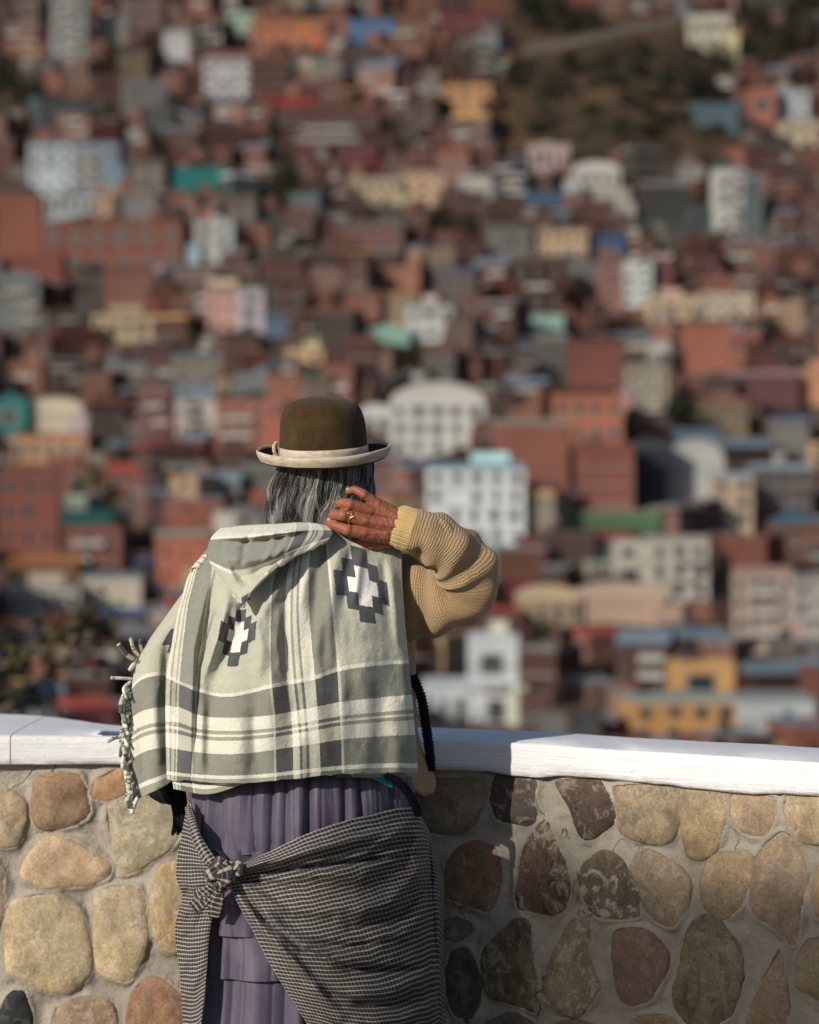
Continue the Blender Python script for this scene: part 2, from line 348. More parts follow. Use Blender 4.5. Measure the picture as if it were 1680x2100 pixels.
# ------------------------------------------------------------------ terrain: terrace, valley and the hillside opposite
TY = [5.45, 6.5, 12, 20, 60, 150, 225]; TZ = [-.6, -1.6, -5.5, -9, -28, -43, -34]
for d in range(0, 501, 50): TY.append(260 + d); TZ.append(-26 + .0775 * d + .000594 * d * d)
for d in (100, 250, 450): TY.append(760 + d); TZ.append(TZ[18 - 1] + .55 * d)
TY, TZ = np.array(TY, float), np.array(TZ, float)
def terr(x, y):
    x, y = np.broadcast_arrays(np.asarray(x, float), np.asarray(y, float))
    z = interp(TY, TZ, y.ravel()).reshape(y.shape)
    k = np.clip((y - 230) / 200, 0, 1)
    return z + k * (5 * np.sin(x / 47 + 1.1) + 3.5 * np.sin(x / 23 + y / 60) + 2 * np.sin(x / 13 - y / 31))
def hit(px, py):              # where the line of sight meets the hillside
    ys = np.arange(235, 1250, 1.5); z = CZ + (1050 - py) / F * ys; t = terr((px - 840) / F * ys, ys)
    b = np.nonzero(z <= t)[0]; return ys[b[0]] if len(b) else 1200.0
gx = np.linspace(-420, 420, 141); gy = np.concatenate([np.linspace(5.45, 30, 20), np.linspace(36, 220, 30), np.linspace(226, 1200, 150)])
GX, GY = np.meshgrid(gx, gy); GZ = terr(GX, GY)
GZ += np.where(GY > 240, noise(np.stack([GX, GY, GZ * 0], -1), .09, 3) * 1.0, 0)
tag(mesh_obj('hillside', np.stack([GX, GY, GZ], -1).reshape(-1, 3), grid_faces(len(gy), len(gx)), M['ground']), kind='structure')
bm = bmesh.new(); add_box(bm, (0, -17.2, -.1), (60, 44.9, .2)); tag(bm_obj('terrace_ground', bm, M['paving']), kind='structure')
# dirt road across the bare slope
rp = [(1075, 112), (1130, 104), (1190, 92), (1260, 74), (1330, 58), (1400, 44), (1470, 38)]
V = []
for px, py in rp:
    for dp in (-9, 9):
        y = hit(px, py + dp); p = W(px, py + dp, y); V.append((p.x, p.y, float(terr(p.x, p.y)) + .9))
tag(mesh_obj('dirt_road', V, [(2 * i, 2 * i + 1, 2 * i + 3, 2 * i + 2) for i in range(len(rp) - 1)], M['asphalt'], smooth=False), kind='structure')

# ------------------------------------------------------------------ houses
def unit_mesh(name, build, mats):
    bm = bmesh.new(); build(bm); me = bpy.data.meshes.new(name); bm.to_mesh(me); bm.free()
    for m in mats: me.materials.append(m)
    return me
def _win(bm):                 # pane set back in a frame of four bars, one wide one high
    add_box(bm, (0, .04, 0), (.9, .06, .9))
    n = len(bm.faces)
    for c, s in (((-.46, 0, 0), (.08, .12, 1)), ((.46, 0, 0), (.08, .12, 1)), ((0, 0, .46), (.84, .12, .08)), ((0, 0, -.46), (.84, .12, .08))): add_box(bm, c, s)
    bm.faces.ensure_lookup_table()
    for f in bm.faces[n:]: f.material_index = 1
WIN = unit_mesh('window', _win, (M['glass'], M['frame']))
DOOR = unit_mesh('door', _win, (M['tank'], M['frame']))
BOX = unit_mesh('wall', lambda bm: add_box(bm, (0, 0, .5), (1, 1, 1)), (M['wall'],))
def _flat(bm):                # slab with a parapet round it
    add_box(bm, (0, 0, .1), (1, 1, .2))
    for c, s in (((0, -.48, .6), (1, .04, .8)), ((0, .48, .6), (1, .04, .8)), ((-.48, 0, .6), (.04, .92, .8)), ((.48, 0, .6), (.04, .92, .8))): add_box(bm, c, s)
def _prism(bm):               # gabled, ridge across the view
    v = [bm.verts.new(p) for p in ((-.5, -.5, 0), (.5, -.5, 0), (.5, .5, 0), (-.5, .5, 0), (-.5, 0, 1), (.5, 0, 1))]
    for f in ((0, 1, 5, 4), (2, 3, 4, 5), (1, 2, 5), (3, 0, 4), (3, 2, 1, 0)): bm.faces.new([v[i] for i in f])
def _gable(bm):               # gable end towards the view
    v = [bm.verts.new(p) for p in ((-.5, -.5, 0), (.5, -.5, 0), (.5, .5, 0), (-.5, .5, 0), (0, -.5, 1), (0, .5, 1))]
    for f in ((0, 1, 4), (2, 3, 5), (1, 2, 5, 4), (3, 0, 4, 5), (3, 2, 1, 0)): bm.faces.new([v[i] for i in f])
def _shed(bm):
    v = [bm.verts.new(p) for p in ((-.5, -.5, 0), (.5, -.5, 0), (.5, .5, 0), (-.5, .5, 0), (-.5, -.5, .15), (.5, -.5, .15), (.5, .5, 1), (-.5, .5, 1))]
    for f in ((0, 1, 5, 4), (1, 2, 6, 5), (2, 3, 7, 6), (3, 0, 4, 7), (4, 5, 6, 7), (3, 2, 1, 0)): bm.faces.new([v[i] for i in f])
def _barrel(bm):
    n = 10; a = [math.pi * i / n for i in range(n + 1)]
    f0 = [bm.verts.new((-.5 * math.cos(t), -.5, math.sin(t))) for t in a]; f1 = [bm.verts.new((-.5 * math.cos(t), .5, math.sin(t))) for t in a]
    for i in range(n): bm.faces.new((f0[i], f0[i + 1], f1[i + 1], f1[i]))
    bm.faces.new(f0[::-1]); bm.faces.new(f1); bm.faces.new((f0[0], f1[0], f1[-1], f0[-1]))
def _pyr(bm):
    v = [bm.verts.new(p) for p in ((-.5, -.5, 0), (.5, -.5, 0), (.5, .5, 0), (-.5, .5, 0), (0, 0, 1))]
    for f in ((0, 1, 4), (1, 2, 4), (2, 3, 4), (3, 0, 4), (3, 2, 1, 0)): bm.faces.new([v[i] for i in f])
ROOF = {k: unit_mesh('roof', b, (M['wall'],)) for k, b in dict(flat=_flat, prism=_prism, gable=_gable, shed=_shed, barrel=_barrel, pyramid=_pyr).items()}
def _tank(bm):
    bmesh.ops.create_cone(bm, cap_ends=True, segments=12, radius1=.5, radius2=.5, depth=.8, matrix=Matrix.Translation((0, 0, .4)))
    bmesh.ops.create_cone(bm, cap_ends=True, segments=12, radius1=.5, radius2=.15, depth=.2, matrix=Matrix.Translation((0, 0, .9)))
TANK = unit_mesh('water_tank', _tank, (M['tank'],))
def part(name, me, parent, loc, sc, col=None, rz=0):
    o = bpy.data.objects.new(name, me); C.objects.link(o); o.parent = parent; o.location = loc; o.scale = sc; o.rotation_euler.z = rz
    if col: o.color = (*col, 1)
    return o
HOUSES = []
def house(name, x0, y0, x1, y1, col, roof='flat', rcol=None, rows=0, cols=0, rz=None, depth=None, frac=None, wscale=(.5, .55), tank=False, rnd=None):
    rnd = rnd or random
    D = hit((x0 + x1) / 2, y1); s = D / F; wd = (x1 - x0) * s; ht = (y1 - y0) * s
    rh = {'flat': min(1.1, ht * .1), 'prism': ht * .22, 'gable': ht * .25, 'shed': ht * .12, 'barrel': ht * .3, 'pyramid': ht * .3}[roof]
    if frac: rh = ht * frac
    dp = depth or max(6.0, min(13.0, wd * .8)); rz = R(rnd.uniform(-12, 12)) if rz is None else R(rz)
    wd = wd / (math.cos(rz) + abs(math.sin(rz)) * .25)
    xc = ((x0 + x1) / 2 - 840) * s; zb = CZ + (1050 - y1) * s
    h = empty(name, (xc, D + dp / 2, zb)); h.rotation_euler.z = rz
    def dull(c, k=.76): g_ = .3 * c[0] + .5 * c[1] + .2 * c[2]; return tuple((v * .79 + g_ * .21) * k * m_ for v, m_ in zip(c, (1.0, 1.0, .97)))
    col = dull(col); rcol = dull(rcol or tuple(c * .8 for c in col))
    part('wall', BOX, h, (0, 0, -4), (wd, dp, ht - rh + 4), col)
    ov = .3 if roof in ('prism', 'shed', 'pyramid') else .1
    part('roof', ROOF[roof], h, (0, 0, ht - rh), (wd + ov, dp + ov, rh), rcol or tuple(c * .8 for c in col))
    hh = ht - rh
    if rows and cols:
        ch, cw = hh / rows, wd / cols
        for r in range(rows):
            for c in range(cols):
                if rnd.random() < .03: continue
                part('window', WIN, h, (-wd / 2 + (c + .5 + rnd.uniform(-.06, .06)) * cw, -dp / 2 - .04, (r + .55 + rnd.uniform(-.03, .03)) * ch), (cw * wscale[0] * rnd.uniform(.7, 1.2), 1, ch * wscale[1] * rnd.uniform(.8, 1.15)))
        for r in range(rows):
            if dp > 5: part('window', WIN, h, (wd / 2 + .04, rnd.uniform(-.2, .2) * dp, (r + .55) * ch), (min(1.6, dp * .2), 1, ch * wscale[1]), None, math.pi / 2)
    if rows and hh > 3: part('door', DOOR, h, (-wd * .5 + .95, -dp / 2 - .05, 1.0), (1.0, 1, 2.0))
    fl_h = ht - rh; nfl = max(1, int(round(fl_h / 2.9)))
    if nfl > 1 and rnd.random() < .55:                    # concrete floor edges showing in the brick
        for k in range(1, nfl): part('floor_band', BOX, h, (0, -.06, k * fl_h / nfl - .12), (wd + .06, dp + .1, .26), dull((.30, .27, .25)))
    if roof == 'flat' and wd > 5 and rnd.random() < .5:   # room on the roof
        rw = wd * rnd.uniform(.25, .5); rr = part('rooftop_room', BOX, h, (rnd.uniform(-.22, .22) * wd, dp * .12, ht - rh + .25), (rw, dp * .45, rnd.uniform(1.6, 2.6)), tuple(v * rnd.uniform(.75, 1.2) for v in col))
    if rows > 1 and rnd.random() < .35:
        for k in range(1, rows): part('balcony', BOX, h, (wd * rnd.choice((-.2, 0, .2)), -dp / 2 - .5, k * fl_h / rows), (wd * .5, 1.0, .9), dull((.45, .43, .40)))
    if rnd.random() < .25: part('annex', BOX, h, (rnd.choice((-1, 1)) * wd * .5, -dp * .3, -4), (wd * .35, dp * .7, 4 + ht * rnd.uniform(.3, .6)), tuple(v * rnd.uniform(.8, 1.15) for v in col))
    if tank: part('water_tank', TANK, h, (wd * .22 * rnd.choice((-1, 1)), dp * .1, ht - rh + .25), (1.3, 1.3, 1.7))
    HOUSES.append((h, x0, y0, x1, y1)); return h
# colours here are the paint as the evening sun shows it; lin() turns them into reflectances
BR = (128, 76, 62); BR2 = (112, 68, 58); BR3 = (150, 88, 70); DK = (58, 52, 52); GR = (120, 122, 122); WH = (196, 204, 210); BL = (110, 132, 150)
LM = [  # x0 y0 x1 y1 colour roof roofcolour rows cols label  short-name
 (105,-10,180,130,(132,140,146),'flat',GR,6,2,'tall pale grey slab block at the top left edge of town','pale grey slab'),
 (58,290,150,405,(176,194,208),'flat',BL,4,3,'pale blue white apartment block with vertical strips, left hillside','blue white block'),
 (150,292,248,400,(120,138,156),'flat',BL,4,3,'grey blue building with dark openings beside the blue white block','grey blue building'),
 (90,395,195,445,(160,172,178),'shed',BL,1,5,'low white building with small windows under the blue white block','low white building'),
 (195,380,250,445,(182,146,112),'flat',GR,2,2,'small sand coloured house tucked below the grey blue building','sand house'),
 (357,335,468,398,(0,116,116),'shed',(0,125,125),0,0,'bright teal corrugated shed on the upper left slope','teal shed'),
 (515,38,668,105,(186,108,62),'flat',(150,92,62),2,5,'orange rendered long building near the top edge','orange long building'),
 (465,20,520,78,(156,192,176),'flat',GR,2,2,'mint green house beside the orange long building','mint house'),
 (412,95,520,205,(186,186,196),'prism',(130,84,80),4,4,'white four storey house with reddish roof high on the left','white red-roofed house'),
 (335,60,388,124,(172,176,182),'flat',GR,0,0,'small blank white house left of the white red-roofed house','blank white house'),
 (545,195,650,225,(150,52,50),'shed',(186,62,58),0,0,'long low building under a bright red tin roof','red tin roof'),
 (560,222,775,305,(84,50,50),'flat',(120,76,70),2,7,'dark unfinished frame building with rows of columns and openings','dark frame building'),
 (605,278,742,320,(104,60,60),'barrel',(146,142,140),0,0,'low hall under a pale grey curved roof','curved grey hall'),
 (690,290,772,355,(104,46,56),'flat',(84,44,50),3,3,'maroon painted house beside the curved grey hall','maroon house'),
 (905,172,1012,235,(196,142,78),'flat',(170,124,76),2,3,'ochre yellow house with stepped top, upper middle','ochre house'),
 (1012,325,1086,415,(36,56,76),'flat',(40,56,70),5,3,'dark navy blue tower on the middle slope','navy tower'),
 (1080,390,1168,428,(60,96,130),'shed',(30,124,196),0,0,'low shed with vivid blue tin roof beside the navy tower','vivid blue roof'),
 (1465,340,1530,490,(204,208,210),'flat',GR,7,2,'slender white tower block with stacked windows, right slope','slender white tower'),
 (1528,356,1566,488,(84,106,112),'flat',GR,6,1,'narrow teal grey tower attached to the slender white tower','teal grey tower'),
 (1488,488,1592,565,(134,88,76),'flat',(104,116,124),2,3,'brick house with grey roof below the slender white tower','brick house under tower'),
 (1085,468,1206,535,(200,166,130),'flat',(140,120,104),2,6,'cream terrace with a row of tall windows, right of centre','cream terrace'),
 (1205,478,1282,535,(56,88,140),'flat',(60,84,120),2,3,'blue painted house at the right end of the cream terrace','blue house'),
 (1228,520,1278,645,(150,92,84),'flat',(110,80,78),5,1,'pinkish red narrow block left of the striped tower','pink red block'),
 (1276,528,1340,645,(196,206,212),'flat',GR,5,2,'white tower with blue window column between red blocks','striped white tower'),
 (1340,520,1382,630,(120,56,70),'flat',(170,150,156),5,1,'maroon narrow block right of the striped white tower','maroon block'),
 (1328,606,1440,665,(210,184,150),'flat',(170,150,130),1,4,'cream stepped house row below the striped white tower','cream stepped row'),
 (1440,598,1552,655,(196,180,156),'flat',(160,150,136),2,4,'cream house with flat top at the right of the cream stepped row','cream flat house'),
 (834,620,926,705,(204,210,214),'flat',GR,2,3,'small white house with dark windows, centre of the slope','small white house'),
 (1088,640,1158,685,(142,186,176),'shed',(150,196,186),0,0,'mint green roofed house above a dark grey tower','mint roof'),
 (1100,684,1168,790,(88,86,86),'flat',GR,4,2,'dark grey concrete tower below the mint roof','dark grey tower'),
 (1168,690,1278,805,(126,74,66),'flat',(70,52,50),0,0,'blank brick tower with dark roof, right of the dark grey tower','blank brick tower'),
 (1408,660,1498,770,(172,104,84),'flat',(140,90,76),0,0,'salmon brick blank sided house on the right slope','salmon house'),
 (1500,760,1642,838,(110,56,66),'flat',(150,126,136),3,7,'maroon block dotted with pale window frames, far right','maroon dotted block'),
 (1640,755,1720,845,(206,144,104),'flat',(170,130,104),0,0,'peach rendered wall house at the right edge','peach house'),
 (1284,745,1372,845,(166,158,140),'flat',GR,3,3,'beige stepped house with many small windows, right','beige stepped house'),
 (800,782,996,935,(198,200,198),'barrel',(190,190,186),3,5,'big white building with arched roof right of the brown hat','arched white building'),
 (878,948,1082,1120,(214,222,230),'flat',(96,140,164),4,5,'white five storey block with rows of square windows near elbow','white window block'),
 (1134,806,1282,915,(178,102,72),'flat',(150,90,70),2,4,'orange brick block with stepped parapet, right of centre','orange brick block'),
 (1020,858,1162,1035,(152,94,80),'flat',(140,130,122),0,0,'tall rosy brick house right of the arched white building','rosy brick house'),
 (1188,908,1298,1066,(146,86,72),'flat',(128,78,66),0,0,'tall blank brick slab between dark gaps, right of centre','brick slab'),
 (1300,905,1372,1050,(52,58,68),'flat',(70,80,90),0,0,'dark slate coloured house beside the grey blank gable','slate house'),
 (1370,900,1490,1055,(178,180,180),'barrel',(170,172,172),0,0,'pale grey blank walled house with rounded top, right','grey blank gable'),
 (1366,876,1478,930,(86,110,130),'shed',(112,150,180),0,0,'low house under a light blue roof above the grey blank gable','light blue roof'),
 (1462,968,1548,1085,(186,164,134),'flat',(130,150,166),3,2,'cream and red banded house below a pale blue roof, right','banded house'),
 (1546,950,1664,1068,(104,98,96),'flat',(140,160,178),3,3,'dark grey house with white balcony rows at the right','dark balcony house'),
 (1325,1098,1452,1275,(198,192,182),'flat',(160,156,150),4,3,'tall off white house with four floors of windows, lower right','off white four floor house'),
 (1262,1106,1330,1200,(190,186,178),'flat',(170,164,156),2,1,'off white annex left of the four floor house','off white annex'),
 (1508,1162,1632,1345,(178,158,148),'flat',(150,120,112),4,4,'pinkish beige block with a grid of dark windows, lower right','beige grid block'),
 (1632,1175,1730,1345,(168,160,158),'flat',GR,4,3,'grey apartment block at the right edge beside the beige grid block','grey edge block'),
 (1285,1432,1512,1530,(208,150,74),'flat',(150,160,160),2,4,'wide yellow house just above the white wall, lower right','wide yellow house'),
 (1376,1355,1508,1445,(214,158,84),'flat',(196,150,90),1,1,'yellow upper storey house behind the wide yellow house','yellow upper house'),
 (1514,1425,1672,1530,(186,196,200),'shed',(150,160,158),1,4,'grey white low house with pale windows above the wall','grey white low house'),
 (962,1300,1062,1510,(208,218,226),'flat',(190,200,208),2,1,'tall white stepped house seen beside the sleeve, lower middle','tall white stepped house'),
 (866,1395,966,1510,(200,208,216),'shed',(196,204,212),1,3,'lower white wing left of the tall white stepped house','lower white wing'),
 (1192,1195,1362,1285,(196,166,146),'barrel',(200,172,152),0,0,'beige hall under a barrel roof, lower right','beige barrel hall'),
 (1062,1200,1192,1295,(176,150,116),'barrel',(196,172,136),1,4,'cream house with low curved roof right of the elbow','cream curved house'),
 (1030,1188,1104,1222,(120,52,58),'shed',(160,44,58),0,0,'small shed with crimson roof right of the elbow','crimson roof'),
 (1162,1046,1362,1090,(80,116,84),'flat',(140,146,132),0,0,'long low wall house painted with a green mural','green mural house'),
 (1540,1045,1612,1085,(110,70,60),'shed',(206,70,50),0,0,'house with bright orange red roof, right','orange red roof'),
 (1578,1040,1690,1150,(120,78,64),'pyramid',(58,96,116),2,3,'brick house under a blue pyramid roof at the right edge','blue pyramid roof'),
 (185,640,330,705,(196,172,134),'flat',(90,80,74),1,5,'cream sunlit low house on the left slope','cream low house'),
 (355,782,462,822,(120,140,160),'shed',(120,160,196),0,0,'flat light blue roof over the white balcony house','light blue flat roof'),
 (360,815,440,895,(196,192,184),'flat',(150,150,150),3,1,'white balcony house with stacked white bands left of the hat','white balcony house'),
 (280,792,352,905,(124,58,66),'flat',(130,110,110),3,2,'maroon painted house left of the white balcony house','maroon painted house'),
 (444,818,586,932,(168,100,84),'flat',(150,100,88),3,4,'pinkish brick house touching the left of the hat crown','pinkish brick house'),
 (-20,815,60,890,(8,128,124),'flat',(60,110,108),1,1,'teal painted house at the left edge','teal painted house'),
 (55,815,176,890,(196,186,158),'barrel',(196,188,164),0,0,'cream round gabled hall near the left edge','cream gabled hall'),
 (28,888,186,955,(196,146,104),'flat',(130,62,62),1,5,'sand yellow house with dark red parapet, left','sand red-parapet house'),
 (30,950,186,1015,(136,82,70),'flat',(120,80,72),1,3,'brick house directly below the sand red-parapet house','brick below parapet'),
 (-10,960,116,1180,(140,80,68),'flat',(120,76,68),4,3,'tall brick house with dark windows at the left edge','tall left brick house'),
 (108,1044,248,1082,(20,92,92),'shed',(20,108,104),0,0,'long dark teal roofed shed on the left','dark teal roof'),
 (110,1076,246,1185,(146,86,72),'flat',(120,80,70),3,3,'brick house under the dark teal roof','brick below teal'),
 (316,1086,428,1195,(134,90,76),'shed',(176,164,146),2,3,'brick house with pale beige roof left of the collar','beige topped brick house'),
 (165,1175,288,1258,(196,186,168),'shed',(130,146,150),0,0,'cream walled house with sloping grey roof, lower left','cream sloping house'),
 (-10,1138,155,1210,(130,90,60),'prism',(186,118,48),0,0,'house under an orange tiled roof at the left edge','orange tiled roof'),
 (-10,1200,160,1268,(176,176,170),'flat',(140,140,138),1,6,'grey white low house below the orange tiled roof','grey white left house'),
 (428,572,490,685,(196,146,132),'flat',(190,180,150),3,2,'pink rendered house left of centre','pink house'),
 (486,590,542,690,(180,170,190),'flat',(150,160,160),3,1,'pale lavender house beside the pink house','lavender house'),
 (540,642,596,695,(80,110,140),'shed',(110,150,180),0,0,'low blue roofed house right of the lavender house','low blue roof'),
 (150,512,242,548,(90,50,52),'shed',(190,70,86),0,0,'long pink red roof on the left slope','pink red roof'),
 (150,545,214,660,(60,46,46),'flat',(70,56,54),4,2,'dark open framed house under the pink red roof','dark open house'),
 (212,545,312,650,(132,82,72),'flat',(116,78,70),0,0,'blank brick house right of the dark open house','brick beside dark house'),
 (-10,562,80,690,(108,122,124),'flat',GR,4,3,'grey teal house with ribbed front at the left edge','ribbed grey house'),
 (-10,395,82,570,(142,86,70),'flat',(120,78,68),0,0,'large plain brick house at the left edge, upper','large edge brick house'),
 (80,452,385,570,(126,76,64),'flat',(112,72,64),2,6,'very wide brick building on the left slope','very wide brick building'),
 (588,712,664,752,(206,172,118),'flat',(150,140,130),1,2,'cream sunlit balcony house above the hat','balcony house'),
 (755,664,838,712,(130,182,168),'gable',(140,190,176),0,0,'mint green gabled house left of the small white house','mint gable'),
 (400,452,484,545,(168,174,178),'flat',(150,156,160),3,2,'grey white house with two pale wings, upper left','grey white house'),
 (692,446,832,525,(120,84,78),'shed',(140,150,160),2,4,'brick house under slanted grey roof, upper centre','slanted grey roof'),
 (708,362,824,425,(186,168,134),'flat',(150,140,120),2,5,'beige house row left of the beige bright house','beige row'),
 (824,352,918,425,(196,160,124),'flat',(150,130,110),3,3,'sand bright house left of the navy tower','sand bright house'),
 (1536,178,1592,250,(168,96,74),'flat',(140,90,76),1,1,'small orange house at the upper right edge','small orange house'),
 (1590,180,1662,252,(176,184,196),'flat',GR,2,2,'small pale house right of the small orange house','small pale house'),
 (1602,246,1700,310,(196,178,150),'flat',(160,150,130),2,3,'cream house at the upper right edge','cream edge house'),
 (1412,22,1502,108,(186,180,160),'prism',(196,188,166),2,3,'cream villa on the bare slope at top right','cream villa'),
 (1084,296,1168,356,(186,158,160),'flat',(170,150,150),1,4,'pale pink house below the bare slope','pale pink house'),
 (1172,330,1272,392,(190,190,186),'barrel',(190,190,186),1,4,'white curved house below the bare slope','white curved house'),
 (1420,204,1512,268,(80,104,118),'shed',(96,124,138),0,0,'blue grey roofed house right of the bare slope','blue grey roof'),
 (354,546,442,585,(130,110,106),'shed',(170,182,192),0,0,'house with shiny pale tin roof, left of centre','pale tin roof'),
 (898,14,1008,58,(110,44,56),'prism',(130,48,62),0,0,'maroon roofed long house at the top edge','maroon long roof'),
 (716,34,812,82,(66,108,158),'shed',(70,120,180),0,0,'bright blue roofed house near the top edge','bright blue roof'),
 (378,965,494,1062,(132,138,140),'prism',(130,150,164),2,3,'grey house with pale blue roof left of the hair','grey blue-roofed house'),
 (214,948,300,1020,(150,76,64),'prism',(176,72,60),1,3,'house with brick red tiled roof, left of the hair','brick red roof'),
 (738,828,806,900,(176,184,188),'barrel',(190,196,200),1,2,'white domed house just right of the hat crown','white domed house'),
 (985,1435,1000,1440,(90,90,90),'flat',GR,0,0,'','')][:-1]
taken = []
for i, (x0, y0, x1, y1, col, roof, rc, rows, cols, lab, short) in enumerate(LM):
    h = house('town_building', x0, y0, x1, y1, lin(col), roof, lin(rc), rows, cols, tank=(i % 5 == 0 and roof == 'flat'), rz=random.uniform(-7, 7))
    tag(h, lab, 'building', 'painted town buildings'); taken.append((x0, y0, x1, y1))
nlm = len(HOUSES)
def bare(x, y): return 1035 < x < 1505 and 40 < y < 325 and not (x < 1060 and y > 240)
TREES = [(590,430,70,120),(15,230,80,120),(70,240,60,90),(835,770,90,60),(1392,882,90,70),(1080,70,90,100),(1145,80,80,90),(1205,75,70,70),(1360,210,60,60),(1255,190,55,50),(1160,165,60,55),
         (1640,110,90,90),(1590,130,80,80),(1550,80,70,70),(1300,165,45,40),(1480,150,70,60),(1120,215,60,50),(1210,250,50,40),(1420,190,60,50),(1330,290,60,45),(1100,280,50,40),(1660,30,80,70),(1535,140,60,60),
         (560,300,50,60),(640,640,40,40),(330,340,50,60),(960,500,60,60),(905,480,70,60),(1395,560,40,40),(1010,960,50,60),(250,1120,50,70),(300,1150,50,70),(1480,1180,40,50),(1120,1330,60,60),(1580,700,50,50),(40,740,50,40)]
# brick houses fill the slope between them
BRICK = [(120,78,68),(104,68,61),(140,90,75),(128,82,70),(94,64,59),(148,98,82),(114,84,76),(92,72,68),(128,74,63),(110,76,68)]
CN = ['red brick','dark red brick','orange brick','rust brick','brown brick','light orange brick','dusty brick','grey brown brick','deep red brick','dull red brick']
RC = [((120,122,124),'grey flat roof','flat'),((96,84,80),'dark flat roof','flat'),((140,146,150),'sloping tin roof','shed'),((150,62,54),'red sloping roof','shed'),((124,80,70),'brick parapet roof','flat'),((110,130,146),'bluish tin roof','prism')]
rnd = random.Random(21); CELL = 8; GW, GH = 1880 // CELL, 1700 // CELL
cov = np.zeros((GH, GW), bool)
def cells(c):
    return slice(max(0, int((c[1] + 20) / CELL)), max(0, int((c[3] + 20) / CELL))), slice(max(0, int((c[0] + 100) / CELL)), max(0, int((c[2] + 100) / CELL)))
for t in taken: cov[cells(t)] = True
cov[cells((1035, 30, 1505, 320))] = True; cov[cells((425, 1110, 830, 1600))] = True; cov[cells((580, 830, 745, 1080))] = True
for tx, ty, tw, th in TREES: cov[cells((tx - tw * .4, ty - th, tx + tw * .4, ty))] = True
def hides(c, t, lim):          # c stands in front of t and covers more than lim of it
    ox = min(c[2], t[2]) - max(c[0], t[0]); oy = min(c[3], t[3]) - max(c[1], t[1])
    return ox > 0 and oy > 0 and c[3] > t[3] - 3 and ox * oy > lim * (t[2] - t[0]) * (t[3] - t[1])
cand = []
tblock = [(tx - tw / 2, ty - th, tx + tw / 2, ty) for tx, ty, tw, th in TREES]
for need, n_try, (wlo, whi) in ((.75, 600, (8, 13)), (.60, 2500, (6, 10)), (.45, 7000, (4.5, 8)), (.32, 8000, (3, 6.5))):
    for _ in range(n_try):
        if len(cand) >= 900: break
        yb = rnd.uniform(20, 1600); px = rnd.uniform(-80, 1730); s_ = F / hit(px, yb); wd = min(rnd.uniform(wlo, whi) * s_, rnd.uniform(70, 125)); ht = rnd.uniform(.5, 1.0) * min(wd, 12 * s_) + rnd.uniform(0, 3) * s_
        c = (px - wd / 2, yb - ht, px + wd / 2, yb); k = cells(c); v_ = cov[k]
        if v_.size == 0 or 1 - v_.mean() < need: continue
        if 1040 < px < 1500 and 40 < yb < 330: continue
        if any(hides(c, t, .10) for t in taken) or any(hides(c, t, .35) for t in tblock) or any(hides(c, t, .45) for t in cand): continue
        cand.append(c); cov[k] = True
print('houses', len(cand), 'covered', cov[2:195, 12:222].mean())
cand.sort(key=lambda c: -(c[2] - c[0]) * (c[3] - c[1]))
isbrick = [rnd.random() < .70 for _ in cand]; n_b = n_p = 0; rest = []
PLAST = [((168,160,146),'beige'),((150,152,150),'pale grey'),((186,184,178),'off white'),((120,122,124),'grey cement'),((150,120,100),'tan'),((140,110,104),'dusty pink'),((110,124,132),'blue grey'),((176,150,116),'cream'),((96,90,86),'dark grey'),((120,60,58),'maroon')]
ACC = [((10,128,128),'teal roof','shed'),((100,156,192),'sky blue roof','shed'),((208,212,214),'white roof','flat'),((196,76,62),'bright red roof','shed'),((60,106,170),'deep blue roof','shed'),((150,190,178),'pale mint roof','flat'),((200,150,80),'ochre roof','flat')]
meta = []
for c, ib in zip(cand, isbrick):
    if (n_b if ib else n_p) >= (295 if ib else 230): rest.append(c); continue
    n_b += ib; n_p += not ib
    b = rnd.randrange(len(BRICK)); rc = RC[rnd.choices(range(6), (6, 5, 4, 1, 6, 2))[0]]
    rows = rnd.choice((1, 2, 2, 3, 3)) ; cols = rnd.choice((0, 0, 2, 3, 3)); j = rnd.choice((rnd.uniform(.28, .6), rnd.uniform(.6, .95), rnd.uniform(.95, 1.35)))  # j: brightness per house, sunlit and shadowed walls put into the colour
    if rnd.random() < (.28 if not ib else .07): rc = rnd.choice(ACC)
    pl = rnd.choice(PLAST); colr = lin(BRICK[b]) if ib else lin(pl[0])
    h = house('brick_house' if ib else 'plastered_house', *c, tuple(v * j * (1 if ib else .8) for v in colr), rc[2], lin(rc[0]), rows if cols else 0, cols, rz=rnd.uniform(-38, 38), wscale=(rnd.uniform(.28, .45), rnd.uniform(.38, .52)), tank=rnd.random() < .35, rnd=rnd)
    meta.append((h, c, (CN[b] if ib else pl[1] + ' plastered'), rc[1], 'windowless ' if not cols else '', ib))
print('in one mass', len(rest))
if rest:                       # the smallest huts, beyond counting
    bm = bmesh.new()
    for c in rest:
        D = hit((c[0] + c[2]) / 2, c[3]); s_ = D / F; p = W((c[0] + c[2]) / 2, c[3], D + 2.5); hh_ = (c[3] - c[1]) * s_; ww_ = (c[2] - c[0]) * s_
        rz_ = R(rnd.uniform(-38, 38)); add_box(bm, (p.x, p.y, p.z + hh_ / 2 - 1.5), (ww_, 5, hh_ + 3), rz_); add_box(bm, (p.x, p.y, p.z + hh_ + .08), (ww_ + .3, 5.3, .16), rz_)
    o = bm_obj('small_brick_huts', bm, M['wall']); o.color = (*lin((104, 76, 68)), 1); tag(o, 'mass of the smallest brick huts packed between the houses', 'huts', None, 'stuff')
